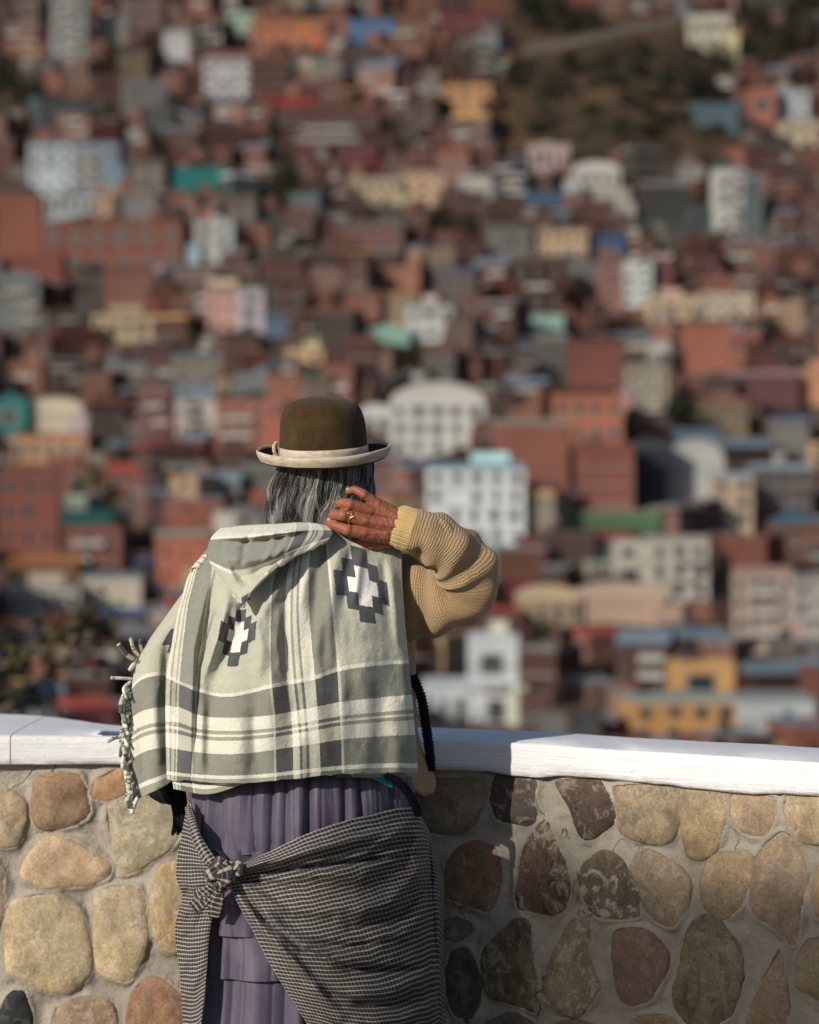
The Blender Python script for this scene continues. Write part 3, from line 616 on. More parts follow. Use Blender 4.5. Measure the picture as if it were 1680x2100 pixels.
# the town goes on past the picture on both sides and behind the woman: a far mass nobody could count
r3 = random.Random(77); TV, TF, TM = [], [], []
def tbox(c, sz, rz_, mi):
    ca, sa = math.cos(rz_), math.sin(rz_); k = len(TV)
    for dz in (-.5, .5):
        for dx, dy in ((-.5, -.5), (.5, -.5), (.5, .5), (-.5, .5)): x, y = dx * sz[0], dy * sz[1]; TV.append((c[0] + x * ca - y * sa, c[1] + x * sa + y * ca, c[2] + dz * sz[2]))
    TF.extend([(k, k+3, k+2, k+1), (k+4, k+5, k+6, k+7), (k, k+1, k+5, k+4), (k+1, k+2, k+6, k+5), (k+2, k+3, k+7, k+6), (k+3, k, k+4, k+7)]); TM.extend([mi] * 6)
tm = [m_flat('town_wall', lin(c), .9, .1, .25, .3) for c in ((112,72,60), (92,62,54), (134,84,68), (150,146,138), (84,80,78), (150,128,100), (100,124,140))]
for zone, n_ in (((-1500, -60, 0, 1600), 900), ((1720, 3200, 0, 1600), 900), ((400, 860, 1090, 1600), 150)):
    for _ in range(n_):
        px, py = r3.uniform(zone[0], zone[1]), r3.uniform(zone[2], zone[3]); D = hit(px, py); p = W(px, py, D + 4); ww, hh_, dd = r3.uniform(5, 13), r3.uniform(3.5, 11), r3.uniform(6, 10); rz_ = R(r3.uniform(-38, 38))
        mi = r3.choices(range(7), (5, 4, 4, 2, 2, 2, 1))[0]
        tbox((p.x, p.y, p.z + hh_ / 2 - 2), (ww, dd, hh_ + 4), rz_, mi); tbox((p.x, p.y, p.z + hh_ + .12), (ww + .3, dd + .3, .24), rz_, r3.choice((3, 4, 6, mi)))
        ca, sa = math.cos(rz_), math.sin(rz_); nf = max(1, int(hh_ / 3)); nc_ = max(1, int(ww / 3.2))
        for r_ in range(nf):
            for c_ in range(nc_): lx = -ww / 2 + (c_ + .5) * ww / nc_; ly = -dd / 2; tbox((p.x + lx * ca - ly * sa, p.y + lx * sa + ly * ca, p.z + (r_ + .55) * hh_ / nf), (1.1, .12, 1.2), rz_, 7)
o = mesh_obj('town_beyond', TV, TF, tm[0], None, False)
for m_ in tm[1:] + [M['glass']]: o.data.materials.append(m_)
o.data.polygons.foreach_set('material_index', TM); tag(o, 'mass of far houses where the town goes on past the picture', 'houses', None, 'stuff')
# each brick house is told apart by its nearest painted building
ORD = ['nearest', 'second nearest', 'third nearest', 'fourth nearest', 'fifth nearest', 'sixth nearest', 'seventh nearest', 'eighth nearest', 'ninth nearest', 'tenth nearest', 'eleventh nearest', 'twelfth nearest']
bins = {}
for m_ in meta:
    cx, cy = (m_[1][0] + m_[1][2]) / 2, (m_[1][1] + m_[1][3]) / 2; best = None
    for L in LM:
        lx, ly = (L[0] + L[2]) / 2, (L[1] + L[3]) / 2; d = math.hypot(cx - lx, cy - ly)
        if best is None or d < best[0]: best = (d, L[10], ('right of' if cx > lx else 'left of') if abs(cx - lx) > abs(cy - ly) else ('below' if cy > ly else 'above'))
    bins.setdefault(best[1:] + (m_[5],), []).append((best[0], m_))
for (short, dr, ib), ls in bins.items():
    for k, (d, m_) in enumerate(sorted(ls, key=lambda a: a[0])):
        h, c, cn, rn, wl, ib = m_
        tag(h, f'{wl}{cn} house, {rn}, {ORD[min(k, 11)]} {dr} {short}', 'house', 'brick houses on the hillside' if ib else 'small plastered houses on the hillside')

# ------------------------------------------------------------------ trees on the slope
def crown_mesh(n, seed, leaf=.055):
    r_ = np.random.default_rng(seed); cl = r_.normal(size=(14, 3)); cl /= np.linalg.norm(cl, axis=1)[:, None]; cl *= r_.uniform(.35, .85, (14, 1)); cl[:, 2] *= .8
    k = r_.integers(0, 14, n); p = cl[k] + r_.normal(size=(n, 3)) * .17
    a = r_.normal(size=(n, 3)); a /= np.linalg.norm(a, axis=1)[:, None]; b = np.cross(a, r_.normal(size=(n, 3))); b /= np.linalg.norm(b, axis=1)[:, None]
    sz = leaf * r_.uniform(.6, 1.4, (n, 1)); V = np.stack([p - a * sz, p + b * sz * .6, p + a * sz, p - b * sz * .6], 1).reshape(-1, 3)
    V[:, 2] += .9
    me = bpy.data.meshes.new('crown'); me.from_pydata(V.tolist(), [], np.arange(4 * n).reshape(-1, 4).tolist()); return me
def trunk_mesh(seed):
    r_ = random.Random(seed); V, Fc = [], []
    def limb(a, b, ra, rb):
        a, b = Vector(a), Vector(b); t = (b - a).normalized(); x = t.orthogonal().normalized(); y = t.cross(x); n = len(V)
        for p, r in ((a, ra), (b, rb)):
            for i in range(6): q = i * math.pi / 3; V.append(p + x * r * math.cos(q) + y * r * math.sin(q))
        Fc.extend([(n + i, n + (i + 1) % 6, n + 6 + (i + 1) % 6, n + 6 + i) for i in range(6)])
    limb((0, 0, -.3), (.03, 0, .5), .07, .045)
    for i in range(7): q = i * .9; limb((.03, 0, .3 + .05 * i), (.6 * math.cos(q), .6 * math.sin(q), .75 + .1 * i), .03, .008)
    me = bpy.data.meshes.new('trunk'); me.from_pydata([tuple(v) for v in V], [], Fc); me.materials.append(M['bark']); return me
CR = [crown_mesh(900, s, .075) for s in range(4)]; TR = [trunk_mesh(s) for s in range(2)]
for c in CR: c.materials.append(M['leaf'])
places = [('beside the bare slope' if not bare(t[0], t[1]) else 'on the bare slope') for t in TREES]
for i, (px, py, tw, th) in enumerate(TREES):
    D = hit(px, py); s = D / F; t = empty('hillside_tree', W(px, py, D + 1)); wd, ht = tw * s / 2, th * s / 1.6
    part('trunk', TR[i % 2], t, (0, 0, 0), (wd, wd, ht)); part('crown', CR[i % 4], t, (0, 0, 0), (wd, wd, ht), None, i * 1.7)
    best = min(((math.hypot(px - (L[0] + L[2]) / 2, py - th / 2 - (L[1] + L[3]) / 2), L) for L in LM), key=lambda a: a[0])[1]
    lx, ly = (best[0] + best[2]) / 2, (best[1] + best[3]) / 2
    dr = ('right of' if px > lx else 'left of') if abs(px - lx) > abs(py - th / 2 - ly) else ('below' if py - th / 2 > ly else 'above')
    key = ('tree', best[10], dr); bins[key] = bins.get(key, 0) + 1
    sz = 'small' if tw < 55 else 'broad' if tw > 75 else 'middling'
    tag(t, f'{sz} dark green tree {dr} the {best[10]}' + ('' if bins[key] == 1 else f', {ORD[bins[key]-1].split()[0]} of its clump'), 'tree', 'dark trees among the houses')
# dry scrub over the bare slope, beyond counting
V = []
for _ in range(170):
    px, py = random.uniform(1040, 1500), random.uniform(60, 330)
    if 1075 < px < 1400 and abs(py - (112 - (px - 1075) * .21)) < 26: continue
    D = hit(px, py); b0 = W(px, py, D); rad = random.uniform(.8, 3.2)
    for k in range(70):
        v = Vector((random.gauss(0, 1), random.gauss(0, 1), random.gauss(0, 1))).normalized() * rad * random.uniform(.3, 1); v.z = abs(v.z) * .8
        a = Vector((random.gauss(0, 1), random.gauss(0, 1), random.gauss(0, 1))).normalized() * rad * .22; b = a.orthogonal() * .7; p = b0 + v; V += [p - a, p + b, p + a, p - b]
o = mesh_obj('scrub', V, np.arange(len(V)).reshape(-1, 4).tolist(), M['leaf'], None, False); tag(o, 'dark dry scrub scattered over the bare slope at top right', 'scrub', None, 'stuff')
# leafy tree below the terrace on the left, its top branch in view
tr = empty('olive_tree', W(-60, 1500, 17.0) + Vector((0, 0, -7.2)))
tag(tr, 'olive leaved tree with an arching twig, left behind the wall', 'tree')
base = Vector(tr.location); V, Fc = [], []
def limb(pts, r0, r1):
    n = len(pts)
    for i in range(n - 1):
        a, b = Vector(pts[i]), Vector(pts[i + 1]); ra = r0 + (r1 - r0) * i / (n - 1); rb = r0 + (r1 - r0) * (i + 1) / (n - 1)
        t = (b - a).normalized(); x = t.orthogonal().normalized(); y = t.cross(x); k = len(V)
        for p, r in ((a, ra), (b, rb)):
            for j in range(6): q = j * math.pi / 3; V.append(p + x * r * math.cos(q) + y * r * math.sin(q) - base)
        Fc.extend([(k + j, k + (j + 1) % 6, k + 6 + (j + 1) % 6, k + 6 + j) for j in range(6)])
tops = [[(-70, 1600), (-40, 1420), (30, 1345), (100, 1310), (160, 1268), (190, 1245)], [(-60, 1560), (-20, 1440), (40, 1412), (90, 1385), (120, 1372)], [(-60, 1600), (-30, 1480), (30, 1440), (70, 1425)],
        [(-80, 1500), (-60, 1380), (-20, 1325), (40, 1318), (90, 1300)], [(100, 1310), (150, 1290), (205, 1278), (236, 1266)], [(-90, 1500), (-110, 1360), (-90, 1250)]]
limb([base, base + Vector((.2, .2, 3.5)), W(-70, 1600, 17.0)], .2, .09); leafp = []; twigp = []
for bi, t in enumerate(tops):
    pts = [W(x, y, 17 + .25 * math.sin(i * 1.3 + bi)) for i, (x, y) in enumerate(t)]; limb(pts, .05, .008)
    for i in range(1, len(pts) - 1):
        for k in range(14 if bi not in (0, 4) else 40):
            f = random.random(); p = Vector(pts[i]).lerp(pts[i + 1], f); sp = .045 if (bi in (0, 4) and i > 1) else .14
            (twigp if bi in (0, 4) and i > 1 else leafp).append(p + Vector((random.gauss(0, sp), random.gauss(0, .16), random.gauss(-.03, sp))))
mesh_obj('trunk', V, Fc, M['bark'], tr, False)
for nm, lp, mt in (('crown', leafp, M['leaf']), ('twig_leaves', twigp, M['leaf2'])):
    LV = []
    for p in lp:
        a = Vector((random.gauss(0, 1), random.gauss(0, 1), random.gauss(0, 1))).normalized() * random.uniform(.03, .06); b = a.orthogonal() * .4
        LV += [p - a - base, p + b - base, p + a - base, p - b - base]
    mesh_obj(nm, LV, np.arange(len(LV)).reshape(-1, 4).tolist(), mt, tr, False)

# ------------------------------------------------------------------ parapet wall of field stones under a white coping
HC = .464                      # the coping lies this far below the eye
WX = np.array([-3.2, -2.2, -1.5, -.847, -.607, .039, .157, .48, .757, 1.3, 1.9]); WY = np.array([4.55, 4.78, 4.92, 5.0, 5.015, 4.915, 4.874, 4.667, 4.467, 4.02, 3.45])
BY = np.array([5.6, 5.65, 5.66, 5.52, 5.235, 5.2, 5.165, 4.975, 4.80, 4.38, 3.82])
def yf(x): return interp(WX, WY, x)
def ybk(x): return interp(WX, BY, x)
def wall_at(px):               # where the line of sight meets the plane of the wall
    y = np.full(np.shape(px), 4.9)
    for _ in range(30): y = .5 * y + .5 * (yf((np.asarray(px) - 840) / F * y) + .022)
    return y
wall = tag(empty('stone_wall', (0, 5, 0)), 'low curved wall of rounded field stones in mortar under white coping', 'wall')
def wallpart(o): reparent(o, wall); return o
ST = [ # outline in the photograph, colour, cement smears, dark mineral, boss height (mm)
 ([(67,1655),(75,1600),(115,1585),(165,1590),(187,1650),(180,1675),(140,1698),(80,1695)],(164,131,96),.1,.15,22),
 ([(188,1625),(200,1595),(240,1580),(285,1578),(290,1610),(230,1640),(195,1640)],(184,142,100),.2,0,14),
 ([(-40,1640),(0,1620),(30,1625),(52,1650),(50,1690),(35,1730),(0,1735),(-35,1715)],(190,170,132),.3,0,16),
 ([(217,1660),(245,1635),(300,1638),(345,1650),(368,1700),(360,1730),(255,1795),(235,1740)],(172,160,126),.7,0,18),
 ([(40,1790),(70,1740),(105,1717),(140,1720),(200,1750),(228,1770),(228,1795),(195,1812),(100,1823),(60,1810)],(198,168,126),.25,0,20),
 ([(15,1870),(45,1840),(110,1833),(160,1865),(180,1910),(187,1990),(150,2030),(110,2037),(40,2010),(12,1980)],(192,174,134),.25,.1,30),
 ([(193,1860),(210,1825),(270,1815),(300,1850),(300,1940),(275,2005),(250,2012),(200,1985)],(178,160,124),.5,0,20),
 ([(312,1830),(325,1785),(345,1772),(385,1780),(400,1900),(370,1955),(330,1945),(312,1890)],(176,150,104),.5,.2,20),
 ([(-5,2080),(15,2045),(40,2028),(58,2045),(66,2110),(40,2140),(-5,2130)],(48,52,56),.1,.3,16),
 ([(105,2100),(130,2060),(180,2045),(225,2060),(240,2110),(170,2150),(110,2130)],(156,128,100),.4,0,16),
 ([(265,2070),(275,2030),(300,2005),(335,2010),(380,2050),(390,2110),(330,2150),(265,2120)],(148,112,82),.15,.35,22),
 ([(352,1600),(388,1592),(400,1640),(362,1642)],(186,130,82),.2,0,10),
 ([(-60,1790),(-20,1760),(8,1800),(2,1890),(-30,1950),(-60,1900)],(176,154,116),.3,0,16),
 ([(865,1605),(930,1594),(1005,1598),(1000,1640),(965,1700),(900,1710),(862,1680)],(140,122,96),.2,.2,20),
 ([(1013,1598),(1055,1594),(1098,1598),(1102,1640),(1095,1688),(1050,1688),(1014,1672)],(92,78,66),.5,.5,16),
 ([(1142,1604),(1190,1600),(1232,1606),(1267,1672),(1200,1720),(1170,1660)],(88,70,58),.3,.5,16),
 ([(1262,1612),(1320,1608),(1390,1620),(1394,1680),(1370,1727),(1320,1727),(1275,1705),(1265,1660)],(160,142,108),.2,.35,18),
 ([(1400,1627),(1430,1614),(1485,1620),(1495,1670),(1470,1740),(1430,1760),(1405,1740)],(160,142,110),.2,.1,18),
 ([(1500,1630),(1545,1624),(1590,1632),(1599,1660),(1580,1707),(1550,1717),(1508,1690)],(168,144,112),.2,.1,18),
 ([(1613,1634),(1660,1630),(1715,1640),(1712,1722),(1660,1728),(1622,1715)],(172,150,116),.4,0,16),
 ([(915,1790),(935,1745),(985,1726),(1025,1745),(1032,1810),(1010,1867),(970,1862),(923,1840)],(148,116,84),.3,.2,26),
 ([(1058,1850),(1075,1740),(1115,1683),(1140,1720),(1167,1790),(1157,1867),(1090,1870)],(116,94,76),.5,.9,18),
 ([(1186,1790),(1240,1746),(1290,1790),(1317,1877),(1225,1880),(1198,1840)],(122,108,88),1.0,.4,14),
 ([(1296,1770),(1330,1743),(1390,1780),(1415,1820),(1402,1880),(1375,1902),(1335,1880),(1303,1810)],(160,142,112),.4,0,16),
 ([(1438,1800),(1470,1753),(1540,1748),(1546,1790),(1520,1862),(1480,1884),(1448,1860)],(164,142,108),.2,.1,16),
 ([(1542,1785),(1580,1718),(1620,1708),(1652,1780),(1652,1850),(1632,1940),(1590,1902),(1545,1870)],(158,136,106),.15,0,18),
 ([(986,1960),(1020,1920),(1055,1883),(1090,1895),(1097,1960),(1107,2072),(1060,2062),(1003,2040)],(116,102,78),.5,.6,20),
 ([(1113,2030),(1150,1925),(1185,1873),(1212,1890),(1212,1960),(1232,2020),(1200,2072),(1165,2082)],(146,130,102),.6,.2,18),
 ([(1256,1920),(1290,1901),(1340,1913),(1370,1960),(1357,2020),(1330,2057),(1280,2057),(1260,2000)],(132,108,90),.1,.15,20),
 ([(1398,1970),(1410,1910),(1440,1878),(1500,1908),(1527,1960),(1517,2040),(1490,2092),(1420,2102),(1381,2050)],(132,120,90),.2,.5,22),
 ([(1528,2120),(1560,2020),(1603,1943),(1614,2010),(1618,2120),(1570,2150)],(156,130,100),.1,0,14),
 ([(1633,2010),(1650,1935),(1705,1925),(1720,1990),(1700,2052),(1650,2032)],(156,136,100),.1,0,18),
 ([(1667,1850),(1682,1770),(1730,1780),(1725,1860),(1690,1890)],(160,140,108),.1,0,18),
 ([(990,2110),(1050,2078),(1100,2112),(1090,2160),(1000,2160)],(104,100,86),.3,.3,14),
 ([(1285,2105),(1330,2080),(1380,2088),(1400,2130),(1310,2160)],(140,122,94),.3,.1,14),
 ([(917,1975),(955,1940),(985,2000),(975,2085),(925,2075)],(96,88,72),.2,.4,14),
 ([(905,1890),(945,1880),(975,1905),(940,1932),(910,1925)],(120,108,86),.3,.2,10),
 ([(1110,2150),(1130,2105),(1200,2095),(1250,2120),(1230,2165)],(128,116,92),.3,.1,14)]
r2 = random.Random(5)
for cx, cy, rx, ry in [(470,1660,60,50),(600,1655,58,50),(740,1660,60,48),(455,1790,56,58),(590,1790,60,62),(720,1780,54,60),(840,1800,50,60),(470,1930,60,58),(610,1930,56,60),(745,1935,58,60),(845,1950,46,62),(480,2070,60,52),(620,2070,60,55),(760,2075,60,52),(870,2110,44,50),
                       (-130,1660,60,50),(-150,1790,66,60),(-140,1930,60,60),(-70,2080,52,56),(1780,1690,50,50),(1790,1820,52,66),(1770,1980,46,70)]:
    ST.append(([(cx + rx * math.cos(a) * r2.uniform(.8, 1.1), cy + ry * math.sin(a) * r2.uniform(.8, 1.1)) for a in [k * .785 for k in range(8)]], (r2.randint(140, 180), r2.randint(120, 150), r2.randint(90, 120)), .3, .2, 18))
def outline(pts, n=56):
    P = np.array(pts + pts[:3], float); P = np.concatenate([P[-4:-3], P]) if False else P
    out = []; m_ = len(pts); Q = np.array(pts, float)
    for i in range(m_):
        p0, p1, p2, p3 = Q[(i - 1) % m_], Q[i], Q[(i + 1) % m_], Q[(i + 2) % m_]
        for t in np.linspace(0, 1, 10, endpoint=False):
            out.append(.5 * (2 * p1 + (p2 - p0) * t + (2 * p0 - 5 * p1 + 4 * p2 - p3) * t * t + (3 * p1 - p0 - 3 * p2 + p3) * t ** 3))
    out = np.array(out); L = np.concatenate([[0], np.cumsum(np.linalg.norm(np.diff(np.vstack([out, out[:1]]), axis=0), axis=1))])
    q = np.linspace(0, L[-1], n, endpoint=False); cl = np.vstack([out, out[:1]])
    return np.stack([np.interp(q, L, cl[:, 0]), np.interp(q, L, cl[:, 1])], -1)
def area_flip(o): return (np.sum(o[:, 0] * np.roll(o[:, 1], -1) - o[:, 1] * np.roll(o[:, 0], -1))) < 0
NRM = lambda x: np.stack([(yf(x + .01) - yf(x - .01)) / .02, -np.ones_like(x), np.zeros_like(x)], -1)
def dull_stone(c): g_ = sum(c) / 3; return tuple(v * .86 + g_ * .14 for v in c)
outs = []
for si, (pts, col, patch, dark, boss) in enumerate(ST):
    o = outline(pts); o = o[::-1] if area_flip(o) else o
    o = o + (o - o.mean(0)) / np.linalg.norm(o - o.mean(0), axis=1)[:, None] * 3.5
    jit = noise(np.stack([o[:, 0] * .05, o[:, 1] * .05, np.full(len(o), si * 3.1)], -1), 1, 2) * 2.2
    c = o.mean(0); dirv = (o - c) / np.linalg.norm(o - c, axis=1)[:, None]; o = o + dirv * jit[:, None]; outs.append(o)
    rings = [1.06, 1.0, .96, .9, .82, .72, .6, .46, .3, .15]; V = []
    for t in rings:
        q = c + (o - c) * t; y = wall_at(q[:, 0]); P = Wn(q[:, 0], q[:, 1], y); n_ = NRM(P[:, 0]); n_ /= np.linalg.norm(n_, axis=1)[:, None]
        h = (-.012 if t > 1 else boss / 1600 * (1 - min(t, 1) ** 3.2) ** .62) + (0 if t >= 1 else noise(np.stack([q[:, 0], q[:, 1], np.full(len(q), si * 50.)], -1), .028, 3) * .0045 * (1 - t ** 4))
        V.append(P + n_ * (np.asarray(h) + 0 * P[:, 0])[:, None])
    y = float(wall_at(np.array([c[0]]))[0]); V.append(np.array([V[-1].mean(0)])); V = np.concatenate(V); N = len(o)
    fs = grid_faces(len(rings), N, True) + [((len(rings) - 1) * N + j, (len(rings) - 1) * N + (j + 1) % N, len(rings) * N) for j in range(N)]
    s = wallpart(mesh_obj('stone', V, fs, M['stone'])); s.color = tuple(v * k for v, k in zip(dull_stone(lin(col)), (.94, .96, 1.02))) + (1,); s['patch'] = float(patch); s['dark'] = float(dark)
# mortar between the stones: one skin that rises to meet each of them
xs = np.concatenate([np.arange(-2.4, -1.0, .02), np.arange(-1.0, .98, .0034), np.arange(.98, 1.85, .02)]); zs = np.concatenate([np.arange(0, .42, .02), np.arange(.42, CZ - HC - .05, .0034)])
XX, ZZ = np.meshgrid(xs, zs); YY = yf(XX.ravel()).reshape(XX.shape) + .022; PXm = XX / YY * F + 840; PYm = 1050 - (ZZ - CZ) / YY * F
dmin = np.full(XX.shape, 60.0)
for o in outs:
    b = (PXm > o[:, 0].min() - 45) & (PXm < o[:, 0].max() + 45) & (PYm > o[:, 1].min() - 45) & (PYm < o[:, 1].max() + 45)
    if not b.any(): continue
    X_, Y_ = PXm[b], PYm[b]; d, _ = seg_dist(X_, Y_, [tuple(p) for p in o] + [tuple(o[0])]); ins = np.zeros(X_.shape, bool)
    for (ax, ay), (bx, by) in zip(o, np.roll(o, -1, 0)):
        if ay != by: ins ^= ((ay > Y_) != (by > Y_)) & (X_ < (bx - ax) * (Y_ - ay) / (by - ay) + ax)
    d = np.where(ins, -d, d); dmin[b] = np.minimum(dmin[b], d)
pz = np.stack([XX, ZZ, XX * 0], -1)
rel = -.0015 - .007 * np.clip(dmin / 26, 0, 1) + .009 * np.exp(-(np.clip(dmin, 0, 99) / 5) ** 2) * (.45 + .55 * noise(pz, 17, 1)) - .016 * (dmin < -6)
rel += noise(pz, 9, 3) * .006 + noise(pz, 60, 2) * .0016
nn = NRM(XX.ravel()); nn /= np.linalg.norm(nn, axis=1)[:, None]
Vm = np.stack([XX, YY, ZZ], -1).reshape(-1, 3) + nn * rel.reshape(-1, 1)
wallpart(mesh_obj('mortar', Vm, grid_faces(len(zs), len(xs)), M['mortar']))
core = [(x, float(yf(np.array([x]))[0]) + .05) for x in np.linspace(-2.4, 1.84, 40)]; cb = [(x, float(ybk(np.array([x]))[0]) - .03) for x in np.linspace(-2.4, 1.84, 40)]
Vc = [(x, y, z) for x, y in core for z in (-1.2, CZ - HC - .055)] + [(x, y, z) for x, y in cb for z in (-1.2, CZ - HC - .055)]
fc = [(2*i, 2*i+2, 2*i+3, 2*i+1) for i in range(39)] + [(80+2*i, 80+2*i+1, 80+2*i+3, 80+2*i+2) for i in range(39)] + [(2*i+1, 2*i+3, 80+2*i+3, 80+2*i+1) for i in range(39)]
wallpart(mesh_obj('wall_core', Vc, fc, M['mortar'], smooth=False))
# coping slabs
def slab(xa, xb):
    n = max(12, int((xb - xa) / .008)); x = np.linspace(xa, xb, n); y0, y1 = yf(x), ybk(x); zt = CZ - HC
    prof = [(0.03, -.062), (.004, -.060), (0, -.056), (-.0005, -.045), (0, -.03), (0, -.016), (.0005, -.005), (.004, -.0008), (.02, 0), (.08, .001), (.5, .002), (.92, .001), (.985, 0), (1, -.006), (1, -.06), (.9, -.062)]
    V = []
    for k, (u, z) in enumerate(prof):
        jx = noise(np.stack([x * 6, np.full(n, k * .7), np.zeros(n)], -1), 1.5, 3) * .0022; jz = noise(np.stack([x * 5, np.full(n, k * .5), np.ones(n)], -1), 1.7, 3) * .0022
        drop = .010 * np.clip(noise(np.stack([x * 9, np.full(n, 5.), np.ones(n)], -1), 1, 3) - .35, 0, 1) if k in (1, 2) else 0
        V.append(np.stack([x, y0 + (y1 - y0) * u + jx if u > .03 else y0 + u + jx, np.full(n, zt + z) + jz - drop], -1))
    V = np.stack(V, 1).reshape(-1, 3); m_ = len(prof); fs = [f[::-1] for f in grid_faces(n, m_)]
    for i in range(n - 1): fs.append((i * m_, (i + 1) * m_, (i + 1) * m_ + m_ - 1, i * m_ + m_ - 1))
    o = wallpart(mesh_obj('coping_slab', V, fs, M['coping'])); return o
jx0 = (21 - 840) / F * 5.0
slab(-2.4, jx0 - .0009); slab(jx0 + .0009, -.06); slab(-.056, 1.84)

# ------------------------------------------------------------------ unseen block added behind the viewer so its corner shades the right of the wall
def sunpt(e, s_): return Vector((e * math.cos(R(SUN_AZ)) + s_ * math.sin(R(SUN_AZ)), -e * math.sin(R(SUN_AZ)) + s_ * math.cos(R(SUN_AZ)), 0))
SB, E0, VTOP = -16.0, -3.02, 2.53
tb = empty('added_shade_block', sunpt(E0 + 7, SB)); tb.rotation_euler.z = -R(SUN_AZ); zt = VTOP - SB * math.tan(R(SUN_EL))
tag(tb, 'plain unseen block added behind the viewer to shade the wall', 'building')
part('wall', BOX, tb, (0, -5, 0), (14, 10, zt - .6), lin((170, 150, 130))); part('roof', ROOF['flat'], tb, (0, -5, zt - .6), (14, 10, .6), lin((150, 140, 130)))
for r in range(2):
    for c in range(4): part('window', WIN, tb, (-5.2 + c * 3.5, .04, 2 + r * 3.2), (1.4, 1, 1.5), None, math.pi)
# ------------------------------------------------------------------ the woman at the wall
person = tag(empty('person', (-.2, 4.75, 0)), 'woman seen from behind in bowler hat, sage plaid shawl and purple skirt, hand on neck', 'person')
def own(o, p=None):
    if p is None: reparent(o, person)
    else: o.parent = p
    return o
def solid(o, th, off=1):
    m = o.modifiers.new('thickness', 'SOLIDIFY'); m.thickness = th; m.offset = off; return o
def sheet(name, us, vs, ctrl, depth, mat, nu, nv, fl=(), ripple=0.0, seed=0, thick=.004, flip=False, edge=0.0):
    """cloth from a net of photograph points: rows at vs, columns at us, depth(px, py, u, v) metres, fold relief towards the viewer"""
    sg = -1.0 if vs[0] > vs[-1] else 1.0; Cn = np.array(ctrl, float); qu = np.linspace(us[0], us[-1], nu); qv = np.linspace(vs[0], vs[-1], nv)
    A = interp(np.array(vs) * sg, Cn, qv * sg); A = np.swapaxes(interp(us, np.swapaxes(A, 0, 1), qu), 0, 1)
    px, py = A[..., 0].copy(), A[..., 1].copy(); U, Vv = np.meshgrid(qu, qv)
    y = A[..., 2] if A.shape[-1] > 2 else depth(px, py, U, Vv)
    if A.shape[-1] > 2 and depth is not None: y = y + depth(px, py, U, Vv)
    y = y - folds(px, py, fl)
    if ripple: y = y - ripple * noise(np.stack([px, py * .55, np.full(px.shape, seed * 9.)], -1), .022, 3)
    if edge:
        k = np.exp(-(nv - 1 - np.arange(nv))[:, None] / 3.0); py += k * edge * noise(np.stack([U * .05, U * 0, U * 0 + seed], -1), 1, 2)
    P = Wn(px, py, y).reshape(-1, 3); fs = grid_faces(nv, nu); fs = [f[::-1] for f in fs]
    if flip: fs = [f[::-1] for f in fs]
    o = mesh_obj(name, P, fs, mat, None, True, np.stack([U, Vv], -1).reshape(-1, 2))
    if thick: solid(o, thick, -1)
    return o
# ---- body -----------------------------------------------------------
def capsule(bm, a, ra, b, rb, n=6):
    a, b = Vector(a), Vector(b)
    for i in range(n + 1):
        t = i / n; bmesh.ops.create_icosphere(bm, subdivisions=2 if max(ra, rb) < .03 else 3, radius=ra + (rb - ra) * t, matrix=Matrix.Translation(a.lerp(b, t)))
def remesh(bm, voxel, it):
    o = bm_obj('body', bm, M['skin'], None, True); m = o.modifiers.new('r', 'REMESH'); m.mode = 'VOXEL'; m.voxel_size = voxel; m.use_smooth_shade = True
    s = o.modifiers.new('s', 'SMOOTH'); s.factor = .5; s.iterations = it; return baked(o)
PXM = 4.6 / F
def hp(px, py, y): return W(px, py, y)
bm = bmesh.new()               # right hand, laid on the nape
wr = [(827, 1068, 4.594), (818, 1082, 4.592), (809, 1096, 4.598)]
mcp = dict(little=(772, 1033, 4.582), ring=(759, 1047, 4.576), middle=(749, 1068, 4.574), index=(747, 1093, 4.578))
for k, (wi, r0, r1) in dict(little=(0, .0190, .0125), ring=(0, .0210, .0145), middle=(1, .0225, .0150), index=(2, .0205, .0152)).items():
    capsule(bm, hp(*wr[wi]), r0, hp(*mcp[k]), r1, 10)
    x, y, d = mcp[k]; bmesh.ops.create_icosphere(bm, subdivisions=3, radius=r1 * .8, matrix=Matrix.Translation(hp(x + 2, y, d - .0032)))
fing = dict(little=[(772, 1033, 4.580, .0110), (747, 1014, 4.572, .0092), (729, 1004, 4.580, .0082), (716, 1007, 4.588, .0070)],
            ring=[(759, 1047, 4.572, .0122), (717, 1034, 4.562, .0112), (700, 1032, 4.572, .0104), (696, 1038, 4.598, .0090)],
            middle=[(749, 1068, 4.570, .0126), (705, 1057, 4.560, .0116), (686, 1055, 4.571, .0108), (682, 1061, 4.598, .0094)],
            index=[(747, 1093, 4.574, .0126), (713, 1087, 4.567, .0114), (689, 1079, 4.573, .0100), (674, 1071, 4.582, .0082)])
for k, ch in fing.items():
    for a, b in zip(ch[:-1], ch[1:]): capsule(bm, hp(*a[:3]), a[3], hp(*b[:3]), b[3], 7)
    x, y, d, r = ch[1]; bmesh.ops.create_icosphere(bm, subdivisions=3, radius=r * 1.02, matrix=Matrix.Translation(hp(x, y, d - .0016)))
for a, b in (((800, 1104, 4.615, .019), (762, 1112, 4.612, .0165)), ((762, 1112, 4.612, .0165), (725, 1112, 4.618, .012)), ((725, 1112, 4.618, .012), (698, 1104, 4.628, .0095))):
    capsule(bm, hp(*a[:3]), a[3], hp(*b[:3]), b[3], 8)      # thumb, under the palm
